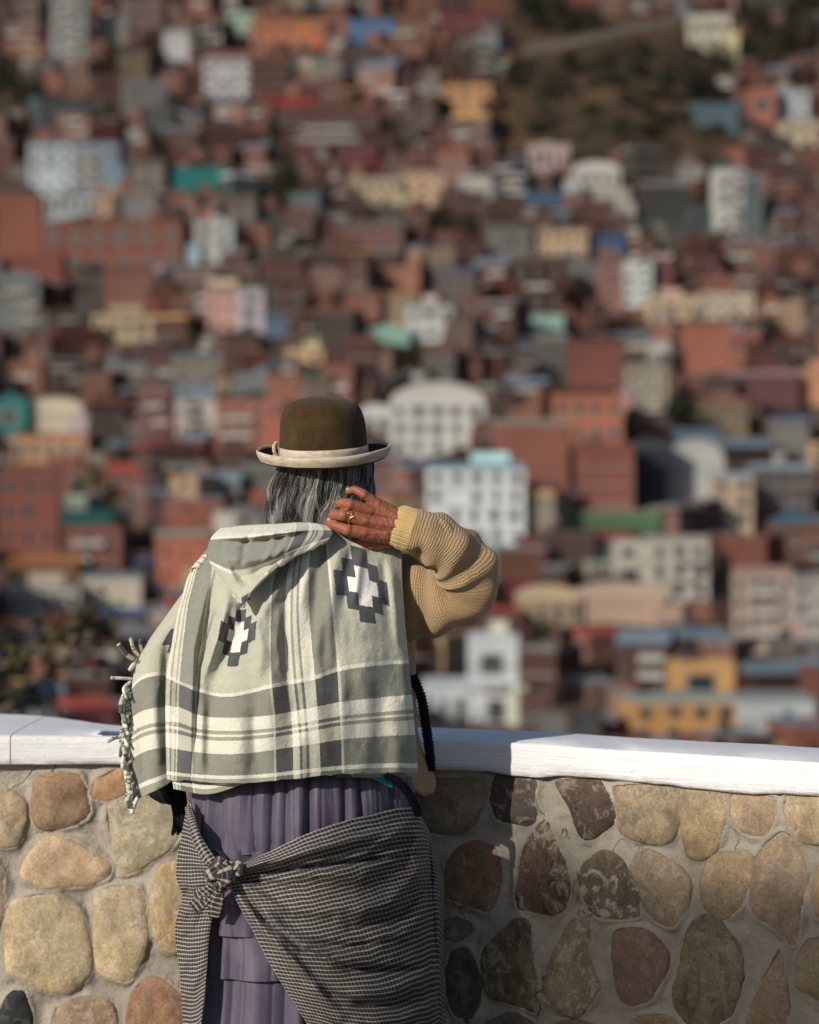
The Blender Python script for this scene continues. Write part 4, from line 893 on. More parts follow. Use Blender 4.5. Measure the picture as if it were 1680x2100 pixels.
capsule(bm, hp(800, 1076, 4.590), .024, hp(764, 1064, 4.584), .019, 6); capsule(bm, hp(795, 1090, 4.594), .024, hp(760, 1086, 4.588), .019, 6); capsule(bm, hp(805, 1062, 4.592), .019, hp(776, 1045, 4.586), .015, 6)
for q in ((827, 1070, 4.598), (818, 1083, 4.597), (810, 1095, 4.602)): capsule(bm, hp(*q), .0175, hp(q[0] + 45, q[1] + 14, q[2] + .01), .019, 4)
hand = remesh(bm, .00125, 5)
co = np.empty(len(hand.data.vertices) * 3); hand.data.vertices.foreach_get('co', co); co = co.reshape(-1, 3); no = np.empty_like(co).ravel(); hand.data.vertices.foreach_get('normal', no); no = no.reshape(-1, 3)
pxh = co[:, 0] / co[:, 1] * F + 840; pyh = 1050 - (co[:, 2] - CZ) / co[:, 1] * F; g = np.zeros(len(co))
for k, ch in fing.items():      # knuckle creases and tendons
    for (ax, ay, _, r), (bx, by, _, _) in zip(ch[:-1], ch[1:]):
        L = math.hypot(bx - ax, by - ay) + 1e-6; ux, uy = (bx - ax) / L, (by - ay) / L
        along = (pxh - bx) * ux + (pyh - by) * uy; d = np.hypot(pxh - bx, pyh - by)
        if L > 12 and (bx, by) == ch[1][:2]: g -= .0004 * np.clip(np.sin(along * 1.05) + .2, 0, 1) * np.exp(-(d / 9) ** 2)
    d, _ = seg_dist(pxh, pyh, [mcp[k][:2], wr[{'little': 0, 'ring': 0, 'middle': 1, 'index': 2}[k]][:2]]); g += .0016 * np.exp(-(d / 4.5) ** 2)
a_ = (pxh - 800) * .88 + (pyh - 1080) * -.47; g -= .0006 * np.clip(np.sin(a_ * .62 + noise(np.stack([pxh, pyh, pxh * 0], -1), .06, 2) * 1.6), 0, 1) * np.clip((pxh - 752) / 30, 0, 1) * np.clip((pyh - 1040) / 30, 0, 1)
g += .0004 * noise(np.stack([pxh, pyh, co[:, 1] * 900], -1), .12, 3)
hand.data.vertices.foreach_set('co', (co + no * g[:, None]).ravel())
bm = bmesh.new()               # head, trunk, arms and legs
Hc = W(662, 968, 4.72)
bmesh.ops.create_icosphere(bm, subdivisions=4, radius=1, matrix=Matrix.Translation(Hc) @ Matrix.Diagonal((.070, .094, .108, 1)))
bmesh.ops.create_icosphere(bm, subdivisions=3, radius=1, matrix=Matrix.Translation(Hc + Vector((0, .05, -.06))) @ Matrix.Diagonal((.058, .052, .062, 1)))
capsule(bm, Hc + Vector((0, .095, .0)), .011, Hc + Vector((0, .118, -.03)), .015, 4)      # nose
capsule(bm, Hc + Vector((-.018, .098, -.066)), .008, Hc + Vector((.018, .098, -.066)), .008, 4)  # lips
for s in (-1, 1):
    capsule(bm, Hc + Vector((s * .066, .03, -.02)), .010, Hc + Vector((s * .067, .026, .015)), .012, 4)     # ears
    capsule(bm, Hc + Vector((s * .03, .082, .026)), .012, Hc + Vector((s * .03, .084, .026)), .012, 1)      # brow
nk = W(668, 1085, 4.745); capsule(bm, Hc + Vector((0, .0, -.05)), .058, nk, .062)
ch_ = W(625, 1260, 4.75); capsule(bm, nk + Vector((0, 0, -.03)), .075, ch_, .14); bmesh.ops.create_icosphere(bm, subdivisions=4, radius=1, matrix=Matrix.Translation(ch_) @ Matrix.Diagonal((.17, .10, .18, 1)))
hipc = W(622, 1650, 4.78); capsule(bm, ch_ , .11, hipc, .125); bmesh.ops.create_icosphere(bm, subdivisions=4, radius=1, matrix=Matrix.Translation(hipc) @ Matrix.Diagonal((.18, .11, .14, 1)))
shR, elR = W(790, 1195, 4.745), W(950, 1192, 4.69); capsule(bm, ch_ + Vector((.08, 0, .08)), .07, shR, .055); capsule(bm, shR, .046, elR, .030); capsule(bm, elR, .030, W(858, 1098, 4.607), .024); capsule(bm, W(858, 1098, 4.607), .026, W(836, 1086, 4.600), .023)
shL, elL, hdL = W(440, 1215, 4.745), W(335, 1430, 4.72), W(352, 1560, 4.87); capsule(bm, ch_ + Vector((-.08, 0, .08)), .07, shL, .055); capsule(bm, shL, .05, elL, .038); capsule(bm, elL, .036, hdL, .026)
capsule(bm, hdL, .026, hdL + Vector((.05, .06, -.02)), .022)
for i in range(4): capsule(bm, hdL + Vector((.05, .06, -.02)), .012, hdL + Vector((.10 + .01 * i, .085 + .014 * i, -.05)), .008, 5)
capsule(bm, hdL + Vector((.03, .03, 0)), .012, hdL + Vector((.075, .04, .02)), .009, 4)
for s in (-1, 1):
    kn = Vector((hipc.x + s * .085, 4.79, .46)); an = Vector((hipc.x + s * .09, 4.77, .08)); capsule(bm, hipc + Vector((s * .08, 0, -.02)), .085, kn, .055, 12); capsule(bm, kn, .055, an, .036, 12); capsule(bm, an + Vector((0, -.02, -.03)), .036, an + Vector((0, .13, -.045)), .03, 5)
body = remesh(bm, .006, 3)
bm = bmesh.new(); bm.from_mesh(body.data); bm.from_mesh(hand.data); bm.to_mesh(body.data); bm.free(); bpy.data.objects.remove(hand)
body.data.polygons.foreach_set('use_smooth', [True] * len(body.data.polygons)); own(body)
for (px, py, y, rx, rz, ang) in ((714.5, 1003.5, 4.5825, .0046, .0036, 20), (676, 1066.5, 4.5755, .005, .0042, 35)):   # nails of the little and the index finger
    bm = bmesh.new(); bmesh.ops.create_icosphere(bm, subdivisions=3, radius=1, matrix=Matrix.Translation(W(px, py, y)) @ Matrix.Rotation(R(ang), 4, 'Y') @ Matrix.Diagonal((rx, .0022, rz, 1)))
    own(bm_obj('fingernail', bm, M['nail'], None, True))
for s in (-1, 1):
    bm = bmesh.new(); bmesh.ops.create_icosphere(bm, subdivisions=2, radius=.0115, matrix=Matrix.Translation(Hc + Vector((s * .03, .084, .008)))); own(bm_obj('eye', bm, M['tank'], None, True))
# gold ring on the middle finger
a, b = np.array(hp(746, 1067, 4.567)), np.array(hp(703, 1056, 4.560)); cr = a * .38 + b * .62 if False else a * .36 + b * .64; ax = (b - a) / np.linalg.norm(b - a); e1 = np.cross(ax, [0, 1., 0]); e1 /= np.linalg.norm(e1); e2 = np.cross(ax, e1)
cr = np.array(hp(719, 1060.5, 4.5635)); V = []
for i in range(48):
    t = 2 * np.pi * i / 48; c0 = cr + (e1 * math.cos(t) + e2 * math.sin(t)) * .0119 + ax * .0022 * math.sin(2 * t)
    for j in range(8):
        q = 2 * np.pi * j / 8; V.append(c0 + (e1 * math.cos(t) + e2 * math.sin(t)) * .0008 * math.cos(q) + ax * .0017 * math.sin(q))
V.extend([]); ring = mesh_obj('ring', V, grid_faces(48, 8, True) + [(47 * 8 + j, 47 * 8 + (j + 1) % 8, (j + 1) % 8, j) for j in range(8)], M['gold']); own(ring)
for dx, dy in ((1.5, -4), (5, 2), (-4, -6)):
    bm = bmesh.new(); bmesh.ops.create_icosphere(bm, subdivisions=2, radius=1, matrix=Matrix.Translation(W(720 + dx, 1059 + dy, 4.5515)) @ Matrix.Rotation(R(35 + dx * 8), 4, 'Y') @ Matrix.Diagonal((.0034, .0012, .0014, 1))); o = bm_obj('ring_leaf', bm, M['gold'], None, True); o.parent = ring
# ---- hair -----------------------------------------------------------
hair = empty('hair', Hc); own(hair)
def head_y(px, py):
    return 4.735 - .126 * np.sqrt(np.clip(1 - ((px - 660) / 116) ** 2, .02, 1)) + .00005 * np.clip(py - 1000, 0, 100)
V, Fc, att = [], [], []; NS = 7200; K = 13; tt = np.linspace(0, 1, K)
locks = [(rng.uniform(0, 1), rng.uniform(-1, 1), rng.uniform(0, 6.28), rng.uniform(.6, 1.5)) for _ in range(110)]
for i in range(NS):
    l = locks[rng.integers(0, 110)]; f = np.clip(l[0] + rng.normal() * .010, 0, 1); left = f < .47
    x0 = 580 + (763 - 580) * f; part_x = 648
    if left: x1 = 562 + (641 - 562) * (f / .47) ** 1.1 + l[1] * 9; bow = -20 * (1 - f / .47)
    else: x1 = 652 + (735 - 652) * ((f - .47) / .53) + l[1] * 6 - 8; bow = 12
    fly = rng.random() < (.05 if f < .12 or f > .93 else .02)
    x = x0 + (x1 - x0) * tt ** 1.2 + bow * np.sin(np.pi * tt) + np.sin(tt * 5.5 * l[3] + l[2]) * (2.5 + 13.0 * tt) * abs(l[1]) + rng.normal() * (1.2 + 3.4 * tt * tt) + np.sin(tt * 9 + rng.uniform(0, 6)) * rng.uniform(0, 1.6) * tt
    y1 = 1096 + rng.normal() * 5 - (10 if f < .12 else 0)
    if fly: x = x + rng.normal() * 20 * tt ** 1.5; y1 += rng.normal() * 14
    py = 944 + (y1 - 944) * tt
    dp = head_y(x, py) + .010 * (1 - np.cos((tt) * 3)) * .4 + abs(l[1]) * -.005 * np.sin(np.pi * tt) + rng.uniform(0, .012) + np.sin(tt * 6 * l[3] + l[2]) * .009 * tt - (.012 * rng.random() if fly else 0)
    P = Wn(x, py, dp); r = (.00042 if not fly else .00022) * (1 - .55 * tt)[:, None] * rng.uniform(.7, 1.25); n = len(V) // 1
    b0 = n
    for c in range(3):
        q = 2.094 * c + i; V.extend((P + np.array([math.cos(q), math.sin(q), 0]) * r).tolist())
    for k in range(K - 1):
        for c in range(3):
            d = (c + 1) % 3; Fc.append((b0 + c * K + k, b0 + d * K + k, b0 + d * K + k + 1, b0 + c * K + k + 1))
    tone = np.clip(.52 + .32 * math.sin(l[2] * 3) + rng.normal() * .2, 0, 1); att += [tone] * (3 * K)
st = mesh_obj('strands', np.array(V) - np.array(Hc), Fc, M['hair'], hair); a_ = st.data.attributes.new('strand', 'FLOAT', 'POINT'); a_.data.foreach_set('value', np.array(att, np.float32)); st['kind'] = 'stuff'
# the mass of hair underneath, rounded over the head and falling to the collar
qx = np.linspace(0, 2 * np.pi, 60, endpoint=False); V = []
for k, (py, cx, hw, dpt) in enumerate([(880, 662, 78, .085), (930, 668, 86, .114), (965, 669, 88, .119), (1000, 663, 94, .119), (1040, 657, 96, .117), (1075, 656, 86, .112), (1110, 660, 70, .095)]):
    s = 4.72 / F; c0 = W(cx, py, 4.735)
    for q in qx: V.append((c0.x + hw * s * math.cos(q) * .97, c0.y + dpt * math.sin(q) * (1 if math.sin(q) < 0 else .45), c0.z))
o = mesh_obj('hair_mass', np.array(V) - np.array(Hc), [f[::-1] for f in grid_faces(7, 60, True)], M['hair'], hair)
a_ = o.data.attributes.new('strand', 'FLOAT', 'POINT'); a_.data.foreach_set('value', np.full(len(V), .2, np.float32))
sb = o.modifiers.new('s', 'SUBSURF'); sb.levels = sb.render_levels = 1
# ---- bowler hat -----------------------------------------------------
hat = empty('bowler_hat', W(664, 937, 4.70)); hat.rotation_euler = (R(7.5), R(-2.0), 0); own(hat)
def lathe(name, prof, mat, n=96, ry=1.13, fz=None, closed=False):
    th = np.linspace(0, 2 * np.pi, n, endpoint=False); V = []
    for r, z in prof:
        zz = z + (fz(th, r) if fz else 0 * th); V.append(np.stack([r * np.cos(th), r * ry * np.sin(th), zz], -1))
    V = np.concatenate(V); V += np.stack([noise(V * 1, 18, 2), noise(V + 9, 18, 2), noise(V + 5, 16, 2)], -1) * .0011
    return mesh_obj(name, V, grid_faces(len(prof), n, True), mat, hat)
curl = lambda th, r: np.clip((r - .09) / .04, 0, 1) * (.006 * np.cos(th) ** 2 - .002)
lathe('crown', [(.0845, -.006), (.0850, .01), (.0848, .03), (.0838, .055), (.0815, .072), (.0765, .089), (.068, .1015), (.056, .1095), (.041, .1140), (.024, .1160), (.010, .1165), (.0006, .1166)], M['felt'])
lathe('brim', [(.083, -.003), (.095, -.005), (.108, -.006), (.117, -.004), (.123, .002), (.1265, .009), (.1268, .0125), (.1286, .0125), (.1286, .008), (.1255, -.001), (.118, -.008), (.107, -.0105), (.094, -.009), (.083, -.007)], M['felt'], fz=curl)
lathe('brim_binding', [(.1235, -.0045), (.1275, .002), (.1300, .0085), (.1300, .0140), (.1280, .0155), (.1262, .0140), (.1262, .0110)], M['ribbon'], fz=curl)
lathe('hat_band', [(.0862, -.003), (.0868, .004), (.0868, .014), (.0864, .021), (.0848, .022)], M['ribbon'])
bw = tube('bow', [(-.084, -.022, .004), (-.093, -.03, .014), (-.094, -.03, .028), (-.089, -.026, .034), (-.087, -.024, .02)], [(.004, .0015), (.0035, .0015), (.0032, .0015), (.003, .0015), (.003, .0015)], M['ribbon'], hat, 24, 10)
bw2 = tube('bow', [(-.088, -.026, .008), (-.100, -.034, .003), (-.108, -.036, .006)], [(.006, .003), (.006, .003), (.004, .002)], M['ribbon'], hat, 16, 10)
# ---- skirt ----------------------------------------------------------
skirt = empty('skirt', (-.2, 4.75, 0)); own(skirt); skirt.location = (-person.location[0], -person.location[1], 0)
def ring_tube(rows, nc, mat, name, parent, pleat, uvs=1000, cy=4.752, tilt=None, nr=70, inset=0.0):
    """closed cloth tube: rows of (py, centre px, half width px, half depth m); pleat(theta, t) in m"""
    t = np.linspace(0, 1, len(rows)); q = np.linspace(0, 1, nr); A = interp(t, np.array(rows, float), q); th = np.linspace(0, 2 * np.pi, nc, endpoint=False)
    s = cy / F; PL = pleat(th[None, :], q[:, None]) - inset; hw = A[:, 2:3] * s + PL; hd = A[:, 3:4] + PL
    X0 = (A[:, 1:2] - 840) * s + hw * np.cos(th); Y0 = cy + hd * np.sin(th); pyv = A[:, 0:1] + (tilt(th)[None, :] * q[:, None] ** 2 if tilt else 0) + 0 * X0
    Z0 = CZ + (1050 - pyv) * s; V = np.stack([X0, Y0, Z0], -1).reshape(-1, 3)
    tri = np.abs(((th / (2 * np.pi) + .25) % 1) - .5) * 2
    U = np.stack(np.broadcast_arrays(tri[None, :] * np.pi * .22 * uvs, A[:, 0:1] * .95), -1).reshape(-1, 2)
    return mesh_obj(name, V, [f[::-1] for f in grid_faces(nr, nc, True)], mat, parent, True, U)
pn = [(rng.uniform(0, 6.28), k) for k in (23, 31, 41, 57, 74)]
def pleat(base, lo, hi, sharp=1.0, seed=0.0):
    def f(th, q):
        th, q = np.broadcast_arrays(th, q)
        def rid(k, qk, o): return np.abs(noise(np.stack([np.cos(th) * k + 40 + o, np.sin(th) * k + 20, q * qk + seed * 7], -1), 1, 1))
        big = rid(6.5, .35, 0); mid = rid(14, .5, 3); fine = rid(30, 1.0, 9)
        return base + (lo + (hi - lo) * q ** .6) * (2.3 * (big + .002) ** .55 + .55 * np.sqrt(mid + .02) - 1.25) + (.0075 * np.sqrt(fine + .01) - .003) * np.exp(-q * 2.2) * sharp
    return f
W0, Z1 = 622, 2480
ring_tube([(1555, W0, 205, .145), (1590, W0, 222, .158), (1650, W0, 230, .168), (1730, W0, 232, .174)], 620, M['skirt'], 'tier', skirt, pleat(.001, .006, .014))
ring_tube([(1722, W0, 231, .170), (1800, W0, 233, .174), (1892, W0, 236, .178)], 620, M['skirt'], 'tier', skirt, pleat(.004, .013, .015, .2, seed=0))
ring_tube([(1860, W0, 232, .172), (1920, W0, 234, .175), (1978, W0, 236, .178)], 620, M['skirt'], 'tier', skirt, pleat(-.003, .013, .015, .2, seed=.06))
ring_tube([(1930, W0, 232, .170), (2050, W0, 240, .178), (2250, W0, 275, .195), (2440, W0, 300, .205)], 620, M['skirt'], 'tier', skirt, pleat(-.010, .013, .018, .2, seed=.1))
for s in (-1, 1):
    bm = bmesh.new(); bmesh.ops.create_icosphere(bm, subdivisions=3, radius=1, matrix=Matrix.Translation((hipc.x + s * .09, 4.82, .04)) @ Matrix.Diagonal((.042, .125, .042, 1))); own(bm_obj('shoe', bm, M['shoe'], None, True))
def skirt_y(px, py):
    k = np.clip((py - 1590) / 510, -.2, 1.3); hw = 232 + 30 * k; hd = .165 + .018 * k
    return 4.752 - hd * np.sqrt(np.clip(1 - ((px - W0) / (hw + 18)) ** 2, 0.0, 1)) - .012
# ---- checked cloth tied over the skirt --------------------------------
cloth = empty('checked_wrap', (0, 0, 0)); own(cloth); cloth.location = (-person.location[0], -person.location[1], 0)
def ownto(o, p): o.parent = p; return o
uR = [0, 100, 205, 315, 410, 470]; vR = [0, 45, 110, 190, 270, 350, 440]
cR = [[(462,1786),(540,1752),(640,1706),(745,1674),(845,1656),(864,1672)],
      [(466,1797),(560,1775),(660,1745),(770,1718),(862,1705),(890,1722)],
      [(484,1845),(590,1835),(690,1815),(795,1785),(882,1770),(908,1792)],
      [(520,1912),(625,1915),(725,1895),(825,1865),(893,1845),(912,1862)],
      [(560,1988),(660,1998),(760,1990),(850,1960),(896,1945),(910,1960)],
      [(604,2058),(700,2078),(795,2080),(870,2060),(900,2050),(912,2060)],
      [(652,2136),(740,2165),(830,2170),(890,2160),(906,2150),(914,2160)]]
fR = [([(478,1800),(540,1878),(620,1945),(720,1985),(850,1985),(900,1960)], -.016, 9, 1), ([(470,1812),(535,1900),(620,1990),(700,2085)], .012, 10), ([(500,1815),(580,1915),(680,1968),(800,1975)], .014, 16),
      ([(480,1796),(600,1780),(720,1765),(850,1752)], -.014, 8, 1), ([(475,1790),(600,1752),(720,1722),(850,1700)], .014, 15), ([(640,1800),(740,1800),(860,1720)], .008, 14),
      ([(700,1880),(800,1850),(885,1760)], .012, 14), ([(720,1905),(815,1880),(890,1800)], -.010, 9), ([(740,1940),(830,1915),(895,1850)], .010, 13), ([(700,2040),(800,2035),(900,1990)], .013, 15), ([(700,2062),(800,2062),(900,2030)], -.009, 9),
      ([(740,2100),(830,2090),(905,2050)], .012, 14), ([(845,1680),(800,1720),(740,1752)], .008, 9), ([(858,1690),(850,1760),(862,1830)], .010, 10), ([(872,1700),(880,1780),(880,1880)], -.008, 7), ([(880,1760),(895,1900),(895,2080)], .010, 9),
      ([(470,1790),(560,1760)], .008, 7), ([(472,1800),(560,1812),(620,1830)], -.007, 7), ([(472,1803),(540,1840),(600,1880)], .007, 8)]
fR += [([(520,1770),(640,1735),(800,1690)], -.006, 6), ([(560,1800),(700,1790),(800,1770)], .006, 9), ([(560,1860),(660,1870),(760,1850)], .005, 12), ([(620,1930),(720,1945),(840,1920)], -.008, 8), ([(600,1990),(680,2040),(780,2070)], -.008, 8), ([(760,1740),(830,1730),(870,1710)], -.006, 6), ([(800,1800),(850,1790),(890,1750)], .007, 7), ([(820,1840),(870,1820),(900,1780)], -.007, 6), ([(640,2080),(700,2110),(800,2130)], .009, 10)]
fR = [(f[0], f[1] * 1.9) + tuple(f[2:]) for f in fR]
wrapR = sheet('wrap_panel', uR, vR, cR, lambda px, py, u, v: skirt_y(px, py) - .016 - .016 * np.clip((u - 40) / 200, 0, 1) + .07 * np.clip((u - 410) / 60, 0, 1) ** 2, M['gingham'], 250, 260, fR, .0030, 3, .003); ownto(wrapR, cloth)
cL = [[(386,1640),(391,1652),(396,1664)],[(372,1715),(396,1722),(421,1738)],[(361,1800),(402,1800),(452,1797)],[(374,1836),(404,1838),(446,1835)],[(359,1900),(393,1903),(432,1900)],[(369,2000),(396,2003),(424,1992)],[(378,2150),(396,2150),(408,2140)]]
fL = [([(395,1680),(420,1740),(452,1790)], .008, 8), ([(368,1760),(410,1775),(450,1790)], .009, 9), ([(365,1828),(400,1832),(440,1812)], -.012, 8), ([(362,1880),(400,1860),(445,1812)], .012, 12), ([(365,1935),(400,1910),(440,1830)], -.008, 8), ([(370,1990),(405,1940),(440,1850)], .010, 12), ([(376,2060),(410,1990),(428,1900)], .008, 10)]
wrapL = sheet('wrap_panel', [0, 55, 110], [0, 80, 170, 215, 290, 390, 540], cL, lambda px, py, u, v: skirt_y(np.clip(px, 386, 900), py) - .020 + .0006 * np.clip(395 - px, 0, 40), M['gingham'], 90, 260, fL, .003, 8, .003); ownto(wrapL, cloth)
kd = 4.540
for pts, rr, u0 in (([(440,1770),(452,1776),(462,1792),(455,1812),(440,1818)], (.012, .015, .017, .015, .010), 0), ([(470,1778),(452,1786),(436,1795),(428,1806)], (.008, .013, .013, .008), 60), ([(462,1786),(478,1778),(490,1780),(482,1792),(466,1796)], (.008, .011, .012, .010, .008), 30)):
    ownto(tube('knot', [W(x, y, kd + .006 * (i % 2)) for i, (x, y) in enumerate(pts)], [(r, r * .8) for r in rr], M['gingham'], None, 40, 24, disp=lambda t, a: .0022 * np.sin(a * 4 + t * 9) + .001 * np.sin(a * 9 - t * 5), uvs=(1000, 700), uv0=(u0, 0)), cloth)
for pts, u0 in (([(448,1806),(432,1830),(412,1850),(396,1864)], 10), ([(454,1810),(448,1840),(442,1862),(440,1880)], 70), ([(446,1808),(425,1826),(410,1836),(400,1838)], 140)):
    ownto(tube('knot_tail', [W(x, y, kd + .010 + .004 * i) for i, (x, y) in enumerate(pts)], [(.006, .004), (.010, .004), (.013, .003), (.012, .0025)], M['gingham'], None, 40, 20, disp=lambda t, a: .0015 * np.sin(a * 3 + t * 5), uvs=(900, 900), uv0=(u0, 0)), cloth)
ownto(tube('wrap_strap', [W(386, 1655, 4.66), W(394, 1685, 4.61), W(410, 1730, 4.57), W(436, 1772, 4.55)], [(.006, .004), (.008, .006), (.010, .007), (.011, .008)], M['gingham'], None, 50, 16, disp=lambda t, a: .001 * np.sin(a * 4 + 9 * t)), cloth)
# ---- cardigan -------------------------------------------------------
card = empty('cardigan', (0, 0, 0)); own(card); card.location = (-person.location[0], -person.location[1], 0)
def cp(th, q): return .004 * np.sin(5 * th + q * 9) + .003 * np.sin(9 * th - q * 14)
ownto(ring_tube([(1150, 640, 150, .075), (1230, 640, 196, .10), (1330, 642, 203, .105), (1420, 640, 212, .105), (1480, 638, 224, .105), (1525, 636, 242, .107), (1550, 635, 253, .108), (1563, 635, 249, .102), (1555, 635, 236, .092)], 220, M['knit'], 'body_panel', None, cp, cy=4.765,
                tilt=lambda th: 80 * np.clip(np.cos(th), 0, 1) ** 2 + 16 * np.clip(np.sin(th), 0, 1), nr=120), card)
sp = [(770,1212,4.735),(820,1222,4.715),(862,1224,4.70),(905,1222,4.685),(942,1208,4.668),(957,1180,4.645),(943,1146,4.622),(908,1114,4.604),(868,1094,4.595),(842,1086,4.593)]
sr = [(.075,.06),(.080,.058),(.0815,.056),(.076,.055),(.068,.054),(.061,.050),(.055,.048),(.050,.045),(.0455,.042),(.043,.040)]
def sleeve_disp(t, a):
    fo = np.clip((t - .50) / .12, 0, 1) * np.clip((.97 - t) / .05, 0, 1)
    d = fo * (.0036 * np.sin(t * 52 + 2.2 * np.sin(a + .6) + .8 + 1.2 * np.sin(t * 11)) + .0035 * np.sin(t * 31 - 2.1 * np.sin(a)))
    up = np.exp(-((t - .36) / .16) ** 2)
    d = d + up * (.004 * np.sin(t * 40 + 2.0 * np.sin(a - .5)) + .003 * np.sin(3 * a + t * 18))
    return d + .0025 * np.sin(2 * a + t * 13) + .002 * np.sin(4 * a - t * 21)
sleeve = ownto(tube('sleeve', [W(*p) for p in sp], sr, M['knit'], None, 260, 120, disp=sleeve_disp, uvs=(1000, 1000), cap=False), card)
ownto(tube('cuff', [W(862, 1092, 4.597), W(846, 1088, 4.596), W(834, 1084, 4.596), W(822, 1080, 4.597), W(818, 1079, 4.598), W(823, 1080, 4.598)], [(.0425, .036), (.0435, .0365), (.0422, .0345), (.0408, .0325), (.039, .031), (.036, .029)], M['cuff'], None, 60, 110,
          disp=lambda t, a: .0006 * np.sin(a * 30) * np.ones_like(t) + .0012 * np.sin(3 * a + 4 * t), cap=False), card)
# folds where the forearm presses on the upper arm
for pts, r in (([(842,1128,4.63),(872,1138,4.625),(905,1150,4.622),(935,1168,4.63)], (.010,.017,.018,.010)), ([(860,1062,4.59),(895,1072,4.578),(925,1096,4.585),(940,1120,4.60)], (.008,.013,.014,.010))):
    ownto(tube('sleeve_fold', [W(*p) for p in pts], [(x, x) for x in r], M['knit'], None, 60, 40, disp=lambda t, a: .001 * np.sin(3 * a + 9 * t)), card)
# black woven band and fringe at the side, turquoise blouse hem
for pts, r in (([(846,1385,4.73),(864,1430,4.73),(874,1490,4.735),(882,1550,4.745),(884,1580,4.75)], .0095), ([(790,1588,4.600),(820,1606,4.606),(845,1640,4.625),(858,1672,4.64)], .008)):
    own(tube('woven_band', [W(*p) for p in pts], [(r, r * .7)] * len(pts), M['black'], None, 160, 14, disp=lambda t, a: .0011 * np.sign(np.sin(t * 190)) * np.ones_like(a)))
own(sheet('blouse_hem', [0, 40, 80], [0, 20], [[(730,1588),(765,1586),(806,1596)], [(742,1594),(772,1600),(806,1618)]], lambda px, py, u, v: skirt_y(px, py) - .004, M['turq'], 30, 12, thick=.002))
# ---- shawl ----------------------------------------------------------
shawl = empty('plaid_shawl', (0, 0, 0)); own(shawl); shawl.location = (-person.location[0], -person.location[1], 0)
def dA(px, py, u=0, v=0):
    el = 4.735 - .205 * np.sqrt(np.clip(1 - ((px - 600) / 292) ** 2, .0, 1))
    k = np.clip((1300 - py) / 220, 0, 1); lo = np.clip((py - 1420) / 180, 0, 1)
    return el + .075 * k ** 2.0 + .012 * lo
uA = [341, 361, 389, 475, 562, 601, 656, 699, 780, 858]; vA = [-350, -330, -230, -120, 0, 60, 140, 210]
cA = [[(425,1180),(440,1160),(470,1125),(545,1112),(602,1102),(622,1098),(642,1094),(664,1096),(745,1124),(818,1146)],
      [(405,1165),(425,1140),(455,1105),(540,1092),(600,1084),(620,1080),(642,1077),(664,1080),(745,1106),(822,1128)],
      [(370,1235),(392,1212),(432,1190),(505,1195),(562,1172),(592,1162),(634,1156),(671,1160),(756,1176),(826,1203)],
      [(352,1318),(378,1296),(418,1278),(490,1298),(553,1270),(583,1264),(634,1257),(680,1255),(768,1264),(832,1288)],
      [(341,1381),(368,1395),(402,1408),(470,1421),(554,1402),(588,1395),(645,1384),(690,1368),(775,1355),(838,1352)],
      [(339,1445),(366,1448),(400,1462),(472,1470),(560,1464),(595,1458),(650,1447),(694,1438),(780,1428),(845,1422)],
      [(340,1530),(364,1535),(395,1540),(474,1545),(562,1536),(600,1530),(655,1522),(698,1515),(782,1508),(852,1505)],
      [(342,1597),(362,1600),(392,1603),(478,1606),(563,1602),(601,1598),(657,1592),(700,1589),(782,1585),(858,1586)]]
fA = [([(440,1150),(420,1230),(398,1330),(393,1450),(390,1600)], .020, 15, 1), ([(505,1250),(470,1330),(440,1400),(425,1500)], -.012, 18), ([(470,1200),(452,1280),(430,1360)], .012, 13), ([(560,1195),(545,1290),(556,1400),(556,1600)], .009, 20),
      ([(592,1165),(582,1290),(600,1440),(602,1600)], -.009, 16), ([(648,1090),(628,1170),(612,1260)], .008, 13), ([(668,1095),(650,1180),(640,1300)], -.007, 12), ([(700,1098),(688,1160),(676,1270),(680,1400)], .009, 13), ([(724,1108),(712,1180),(705,1260)], -.008, 10),
      ([(745,1112),(735,1170),(726,1250)], .010, 10), ([(772,1122),(765,1300),(790,1580)], .008, 36), ([(645,1112),(590,1185),(540,1250),(515,1300)], .010, 15), ([(640,1130),(598,1200),(560,1260)], -.007, 14), ([(492,1232),(496,1290)], -.010, 6),
      ([(640,1400),(660,1500),(650,1600)], .007, 22), ([(735,1380),(742,1480),(735,1590)], -.007, 20), ([(480,1420),(470,1520),(475,1600)], .008, 26), ([(820,1300),(835,1450),(845,1580)], .008, 14), ([(435,1430),(428,1520),(430,1600)], -.006, 12), ([(520,1440),(525,1600)], -.006, 14), ([(700,1260),(705,1400),(700,1590)], .006, 14)]
fA += [([(735,1300),(745,1420),(738,1620)], .009, 24), ([(775,1380),(790,1620)], -.008, 20), ([(812,1380),(822,1620)], .007, 18), ([(610,1480),(618,1620)], .007, 18), ([(500,1430),(492,1620)], .010, 22), ([(415,1420),(412,1600)], .010, 10), ([(362,1330),(360,1600)], -.008, 8),
       ([(470,1240),(440,1330),(415,1400)], .010, 8), ([(455,1230),(428,1310),(405,1380)], -.010, 7), ([(520,1250),(535,1330),(530,1400)], .009, 12), ([(575,1220),(570,1320),(580,1400)], .008, 10), ([(660,1250),(652,1340),(662,1420)], .007, 11), ([(800,1140),(812,1260),(818,1340)], .008, 10), ([(785,1150),(795,1260)], -.006, 9)]
dAA = lambda px, py, u, v: dA(px, py) + .09 * np.clip((-330 - v) / 20, 0, 1)
back = ownto(sheet('back_panel', uA, vA, cA, dAA, M['fleece'], 330, 340, fA, .0042, 1, .0055, edge=2.5), shawl)
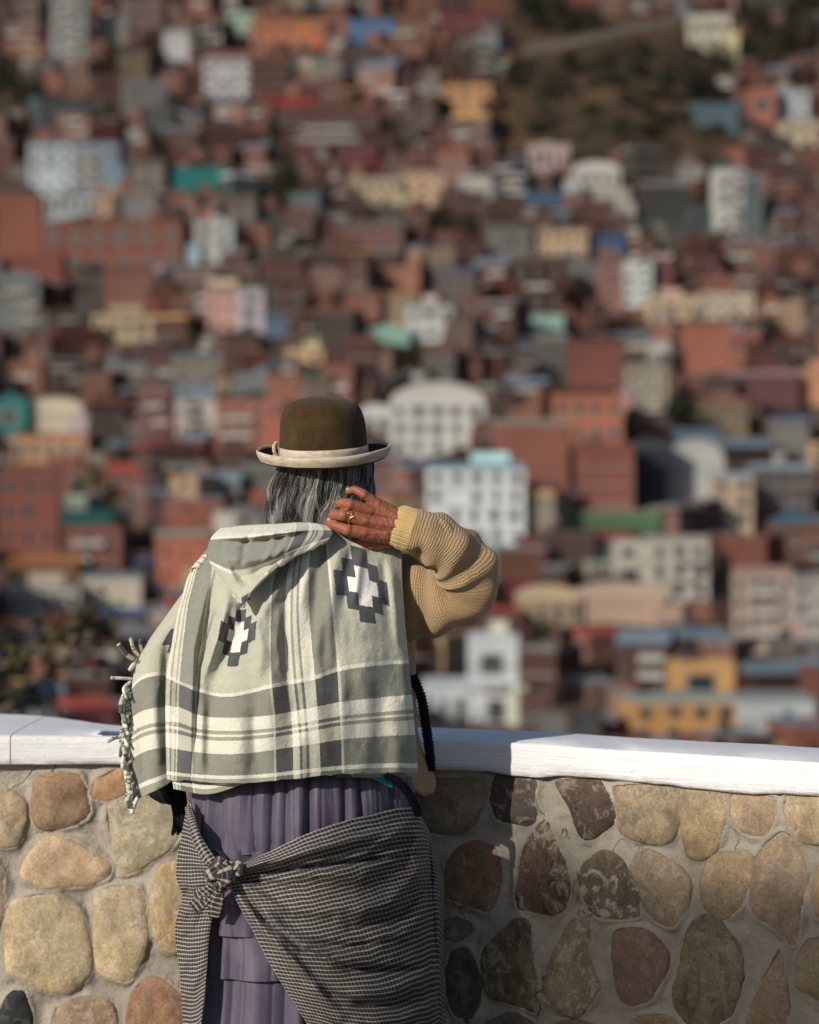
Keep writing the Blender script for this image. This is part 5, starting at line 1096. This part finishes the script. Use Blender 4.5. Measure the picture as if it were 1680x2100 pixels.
# its right edge turns under, a second layer shows below the hem at the left
ownto(sheet('under_layer', [345, 420, 520], [150, 212], [[(348,1560),(420,1570),(520,1560)], [(356,1618),(425,1629),(505,1606)]], lambda px, py, u, v: dA(px, py) + .016, M['fleece'], 70, 30, (), .003, 4, .005), shawl)
ownto(sheet('under_layer', [660, 760, 855], [150, 212], [[(680,1560),(770,1560),(850,1550)], [(690,1594),(770,1594),(852,1592)]], lambda px, py, u, v: dA(px, py) + .016, M['fleece'], 70, 30, (), .003, 6, .005), shawl)
# left flap over the bent arm
uB = [165, 202, 240, 285]; vB = [-330, -200, -80, 0, 60, 140, 216]
cB = [[(424,1152),(428,1150),(434,1150),(446,1152)],[(350,1250),(366,1243),(384,1240),(412,1248)],[(287,1345),(306,1330),(332,1320),(376,1318)],[(270,1405),(290,1386),(318,1377),(364,1376)],[(261,1478),(283,1460),(313,1450),(362,1446)],[(262,1562),(284,1546),(314,1534),(362,1530)],[(281,1640),(300,1630),(322,1622),(362,1598)]]
def dB(px, py, u, v):
    k = np.clip((u - 165) / 120, 0, 1); return 4.735 - .085 * np.sin(np.pi * (.12 + .5 * k)) + .02 * k + .03 * np.clip((-80 - v) / 250, 0, 1)
flap = ownto(sheet('side_flap', uB, vB, cB, dB, M['fleece'], 110, 300, [([(310,1390),(318,1500),(325,1610)], .010, 16), ([(285,1420),(290,1540),(300,1630)], -.006, 10), ([(345,1300),(338,1420),(340,1560)], -.010, 10)], .003, 11, .0055, edge=2.5), shawl)
# folded collar
uC = [395, 450, 520, 590, 690]; vC = [125, 100, 78, 46, 6, -40, -82]
cC = [[(480,1100,4.666),(525,1098,4.666),(575,1096,4.661),(622,1094,4.656),(662,1094,4.646)],
      [(462,1080,4.638),(512,1076,4.634),(570,1074,4.626),(622,1071,4.618),(668,1077,4.606)],
      [(440,1094,4.598),(500,1088,4.588),(568,1083,4.581),(626,1079,4.584),(676,1083,4.584)],
      [(427,1120,4.578),(486,1122,4.554),(560,1113,4.546),(622,1099,4.558),(682,1092,4.570)],
      [(430,1152,4.578),(478,1172,4.532),(545,1156,4.526),(604,1128,4.540),(676,1103,4.560)],
      [(452,1182,4.558),(488,1214,4.514),(533,1192,4.514),(586,1150,4.528),(664,1113,4.552)],
      [(474,1206,4.538),(493,1242,4.502),(520,1214,4.508),(572,1164,4.524),(652,1120,4.548)]]
fC = [([(440,1135),(500,1150),(560,1140),(640,1105)], .014, 14), ([(450,1095),(520,1094),(590,1088),(650,1082)], .010, 7), ([(470,1160),(500,1190),(520,1200)], -.008, 8), ([(520,1085),(500,1120),(495,1170)], -.006, 7), ([(560,1085),(560,1120),(540,1160)], .006, 7), ([(432,1100),(500,1104),(560,1096),(640,1086)], .008, 6), ([(440,1110),(520,1114),(600,1100)], -.007, 6), ([(500,1222),(545,1180),(610,1138)], .010, 10), ([(470,1180),(520,1178),(580,1140)], -.007, 10), ([(455,1140),(490,1200)], .006, 9), ([(600,1085),(580,1120),(545,1170)], .005, 8)]
fC = [(f[0], f[1] * 1.3) + tuple(f[2:]) for f in fC]
collar = ownto(sheet('collar_fold', uC, vC, cC, None, M['fleece'], 150, 150, fC, .0045, 21, .008, edge=3.0), shawl)
# fringe of rolled fleece strips along the flap's edge
TS = [[(298,1346),(290,1330),(287,1313)],[(292,1352),(276,1334),(268,1309)],[(286,1358),(262,1344),(243,1321)],[(288,1362),(276,1362),(266,1374)],[(272,1392),(250,1391),(228,1390)]]
yy = 1398
while yy < 1628:
    ex = 264 if yy < 1500 else 262 + (yy - 1500) * .13; dx = random.uniform(-16, -2); TS.append([(ex + 4, yy), (ex + dx * .7 - 3, yy + 14), (ex + dx + random.uniform(-5, 6), yy + random.uniform(28, 42))]); yy += random.uniform(5.5, 8.0)
TS.append([(258,1516),(240,1512),(221,1521)]); TS.append([(284,1632),(276,1650),(270,1668)]); TS.append([(280,1630),(268,1648),(266,1660)])
for i, t in enumerate(TS):
    d0 = 4.716 - .010 * (i % 3); r = random.uniform(.0032, .0046)
    ownto(tube('tassel', [W(x, y, d0 - .012 * j + random.uniform(-.004, .004)) for j, (x, y) in enumerate(t)], [(r * .8, r * .8), (r, r), (r * .95, r * .95)], M['fleece'], None, 18, 10, uvs=(300, 1900), uv0=(random.choice((420, 575, 610, 670)), random.uniform(20, 90))), shawl)
# black woollen shawl end hanging under the flap
own(sheet('black_sleeve_end', [0, 40, 80], [0, 30, 60], [[(300,1606),(335,1596),(378,1606)], [(306,1632),(342,1620),(384,1640)], [(330,1648),(352,1652),(386,1672)]], lambda px, py, u, v: 4.79 + 0 * px, M['black'], 40, 40, [([(330,1600),(350,1640)], .02, 12), ([(362,1610),(372,1660)], .02, 8)], .006, 5, .006))
for i in range(9):
    x = 352 + i * 4; own(tube('black_fringe', [W(x - 8, 1626, 4.775), W(x, 1645 + i, 4.765), W(x + 6, 1680 + 3 * (i % 3), 4.77), W(x + 2 - i * .5, 1712 - 4 * i % 11, 4.78)], [(.0032, .0032)] * 4, M['black'], None, 20, 8))
print('meshes', len(bpy.data.objects), 'tris', sum(len(o.data.loop_triangles) if False else len(o.data.polygons) for o in S.objects if o.type == 'MESH' and not o.data.users > 2))
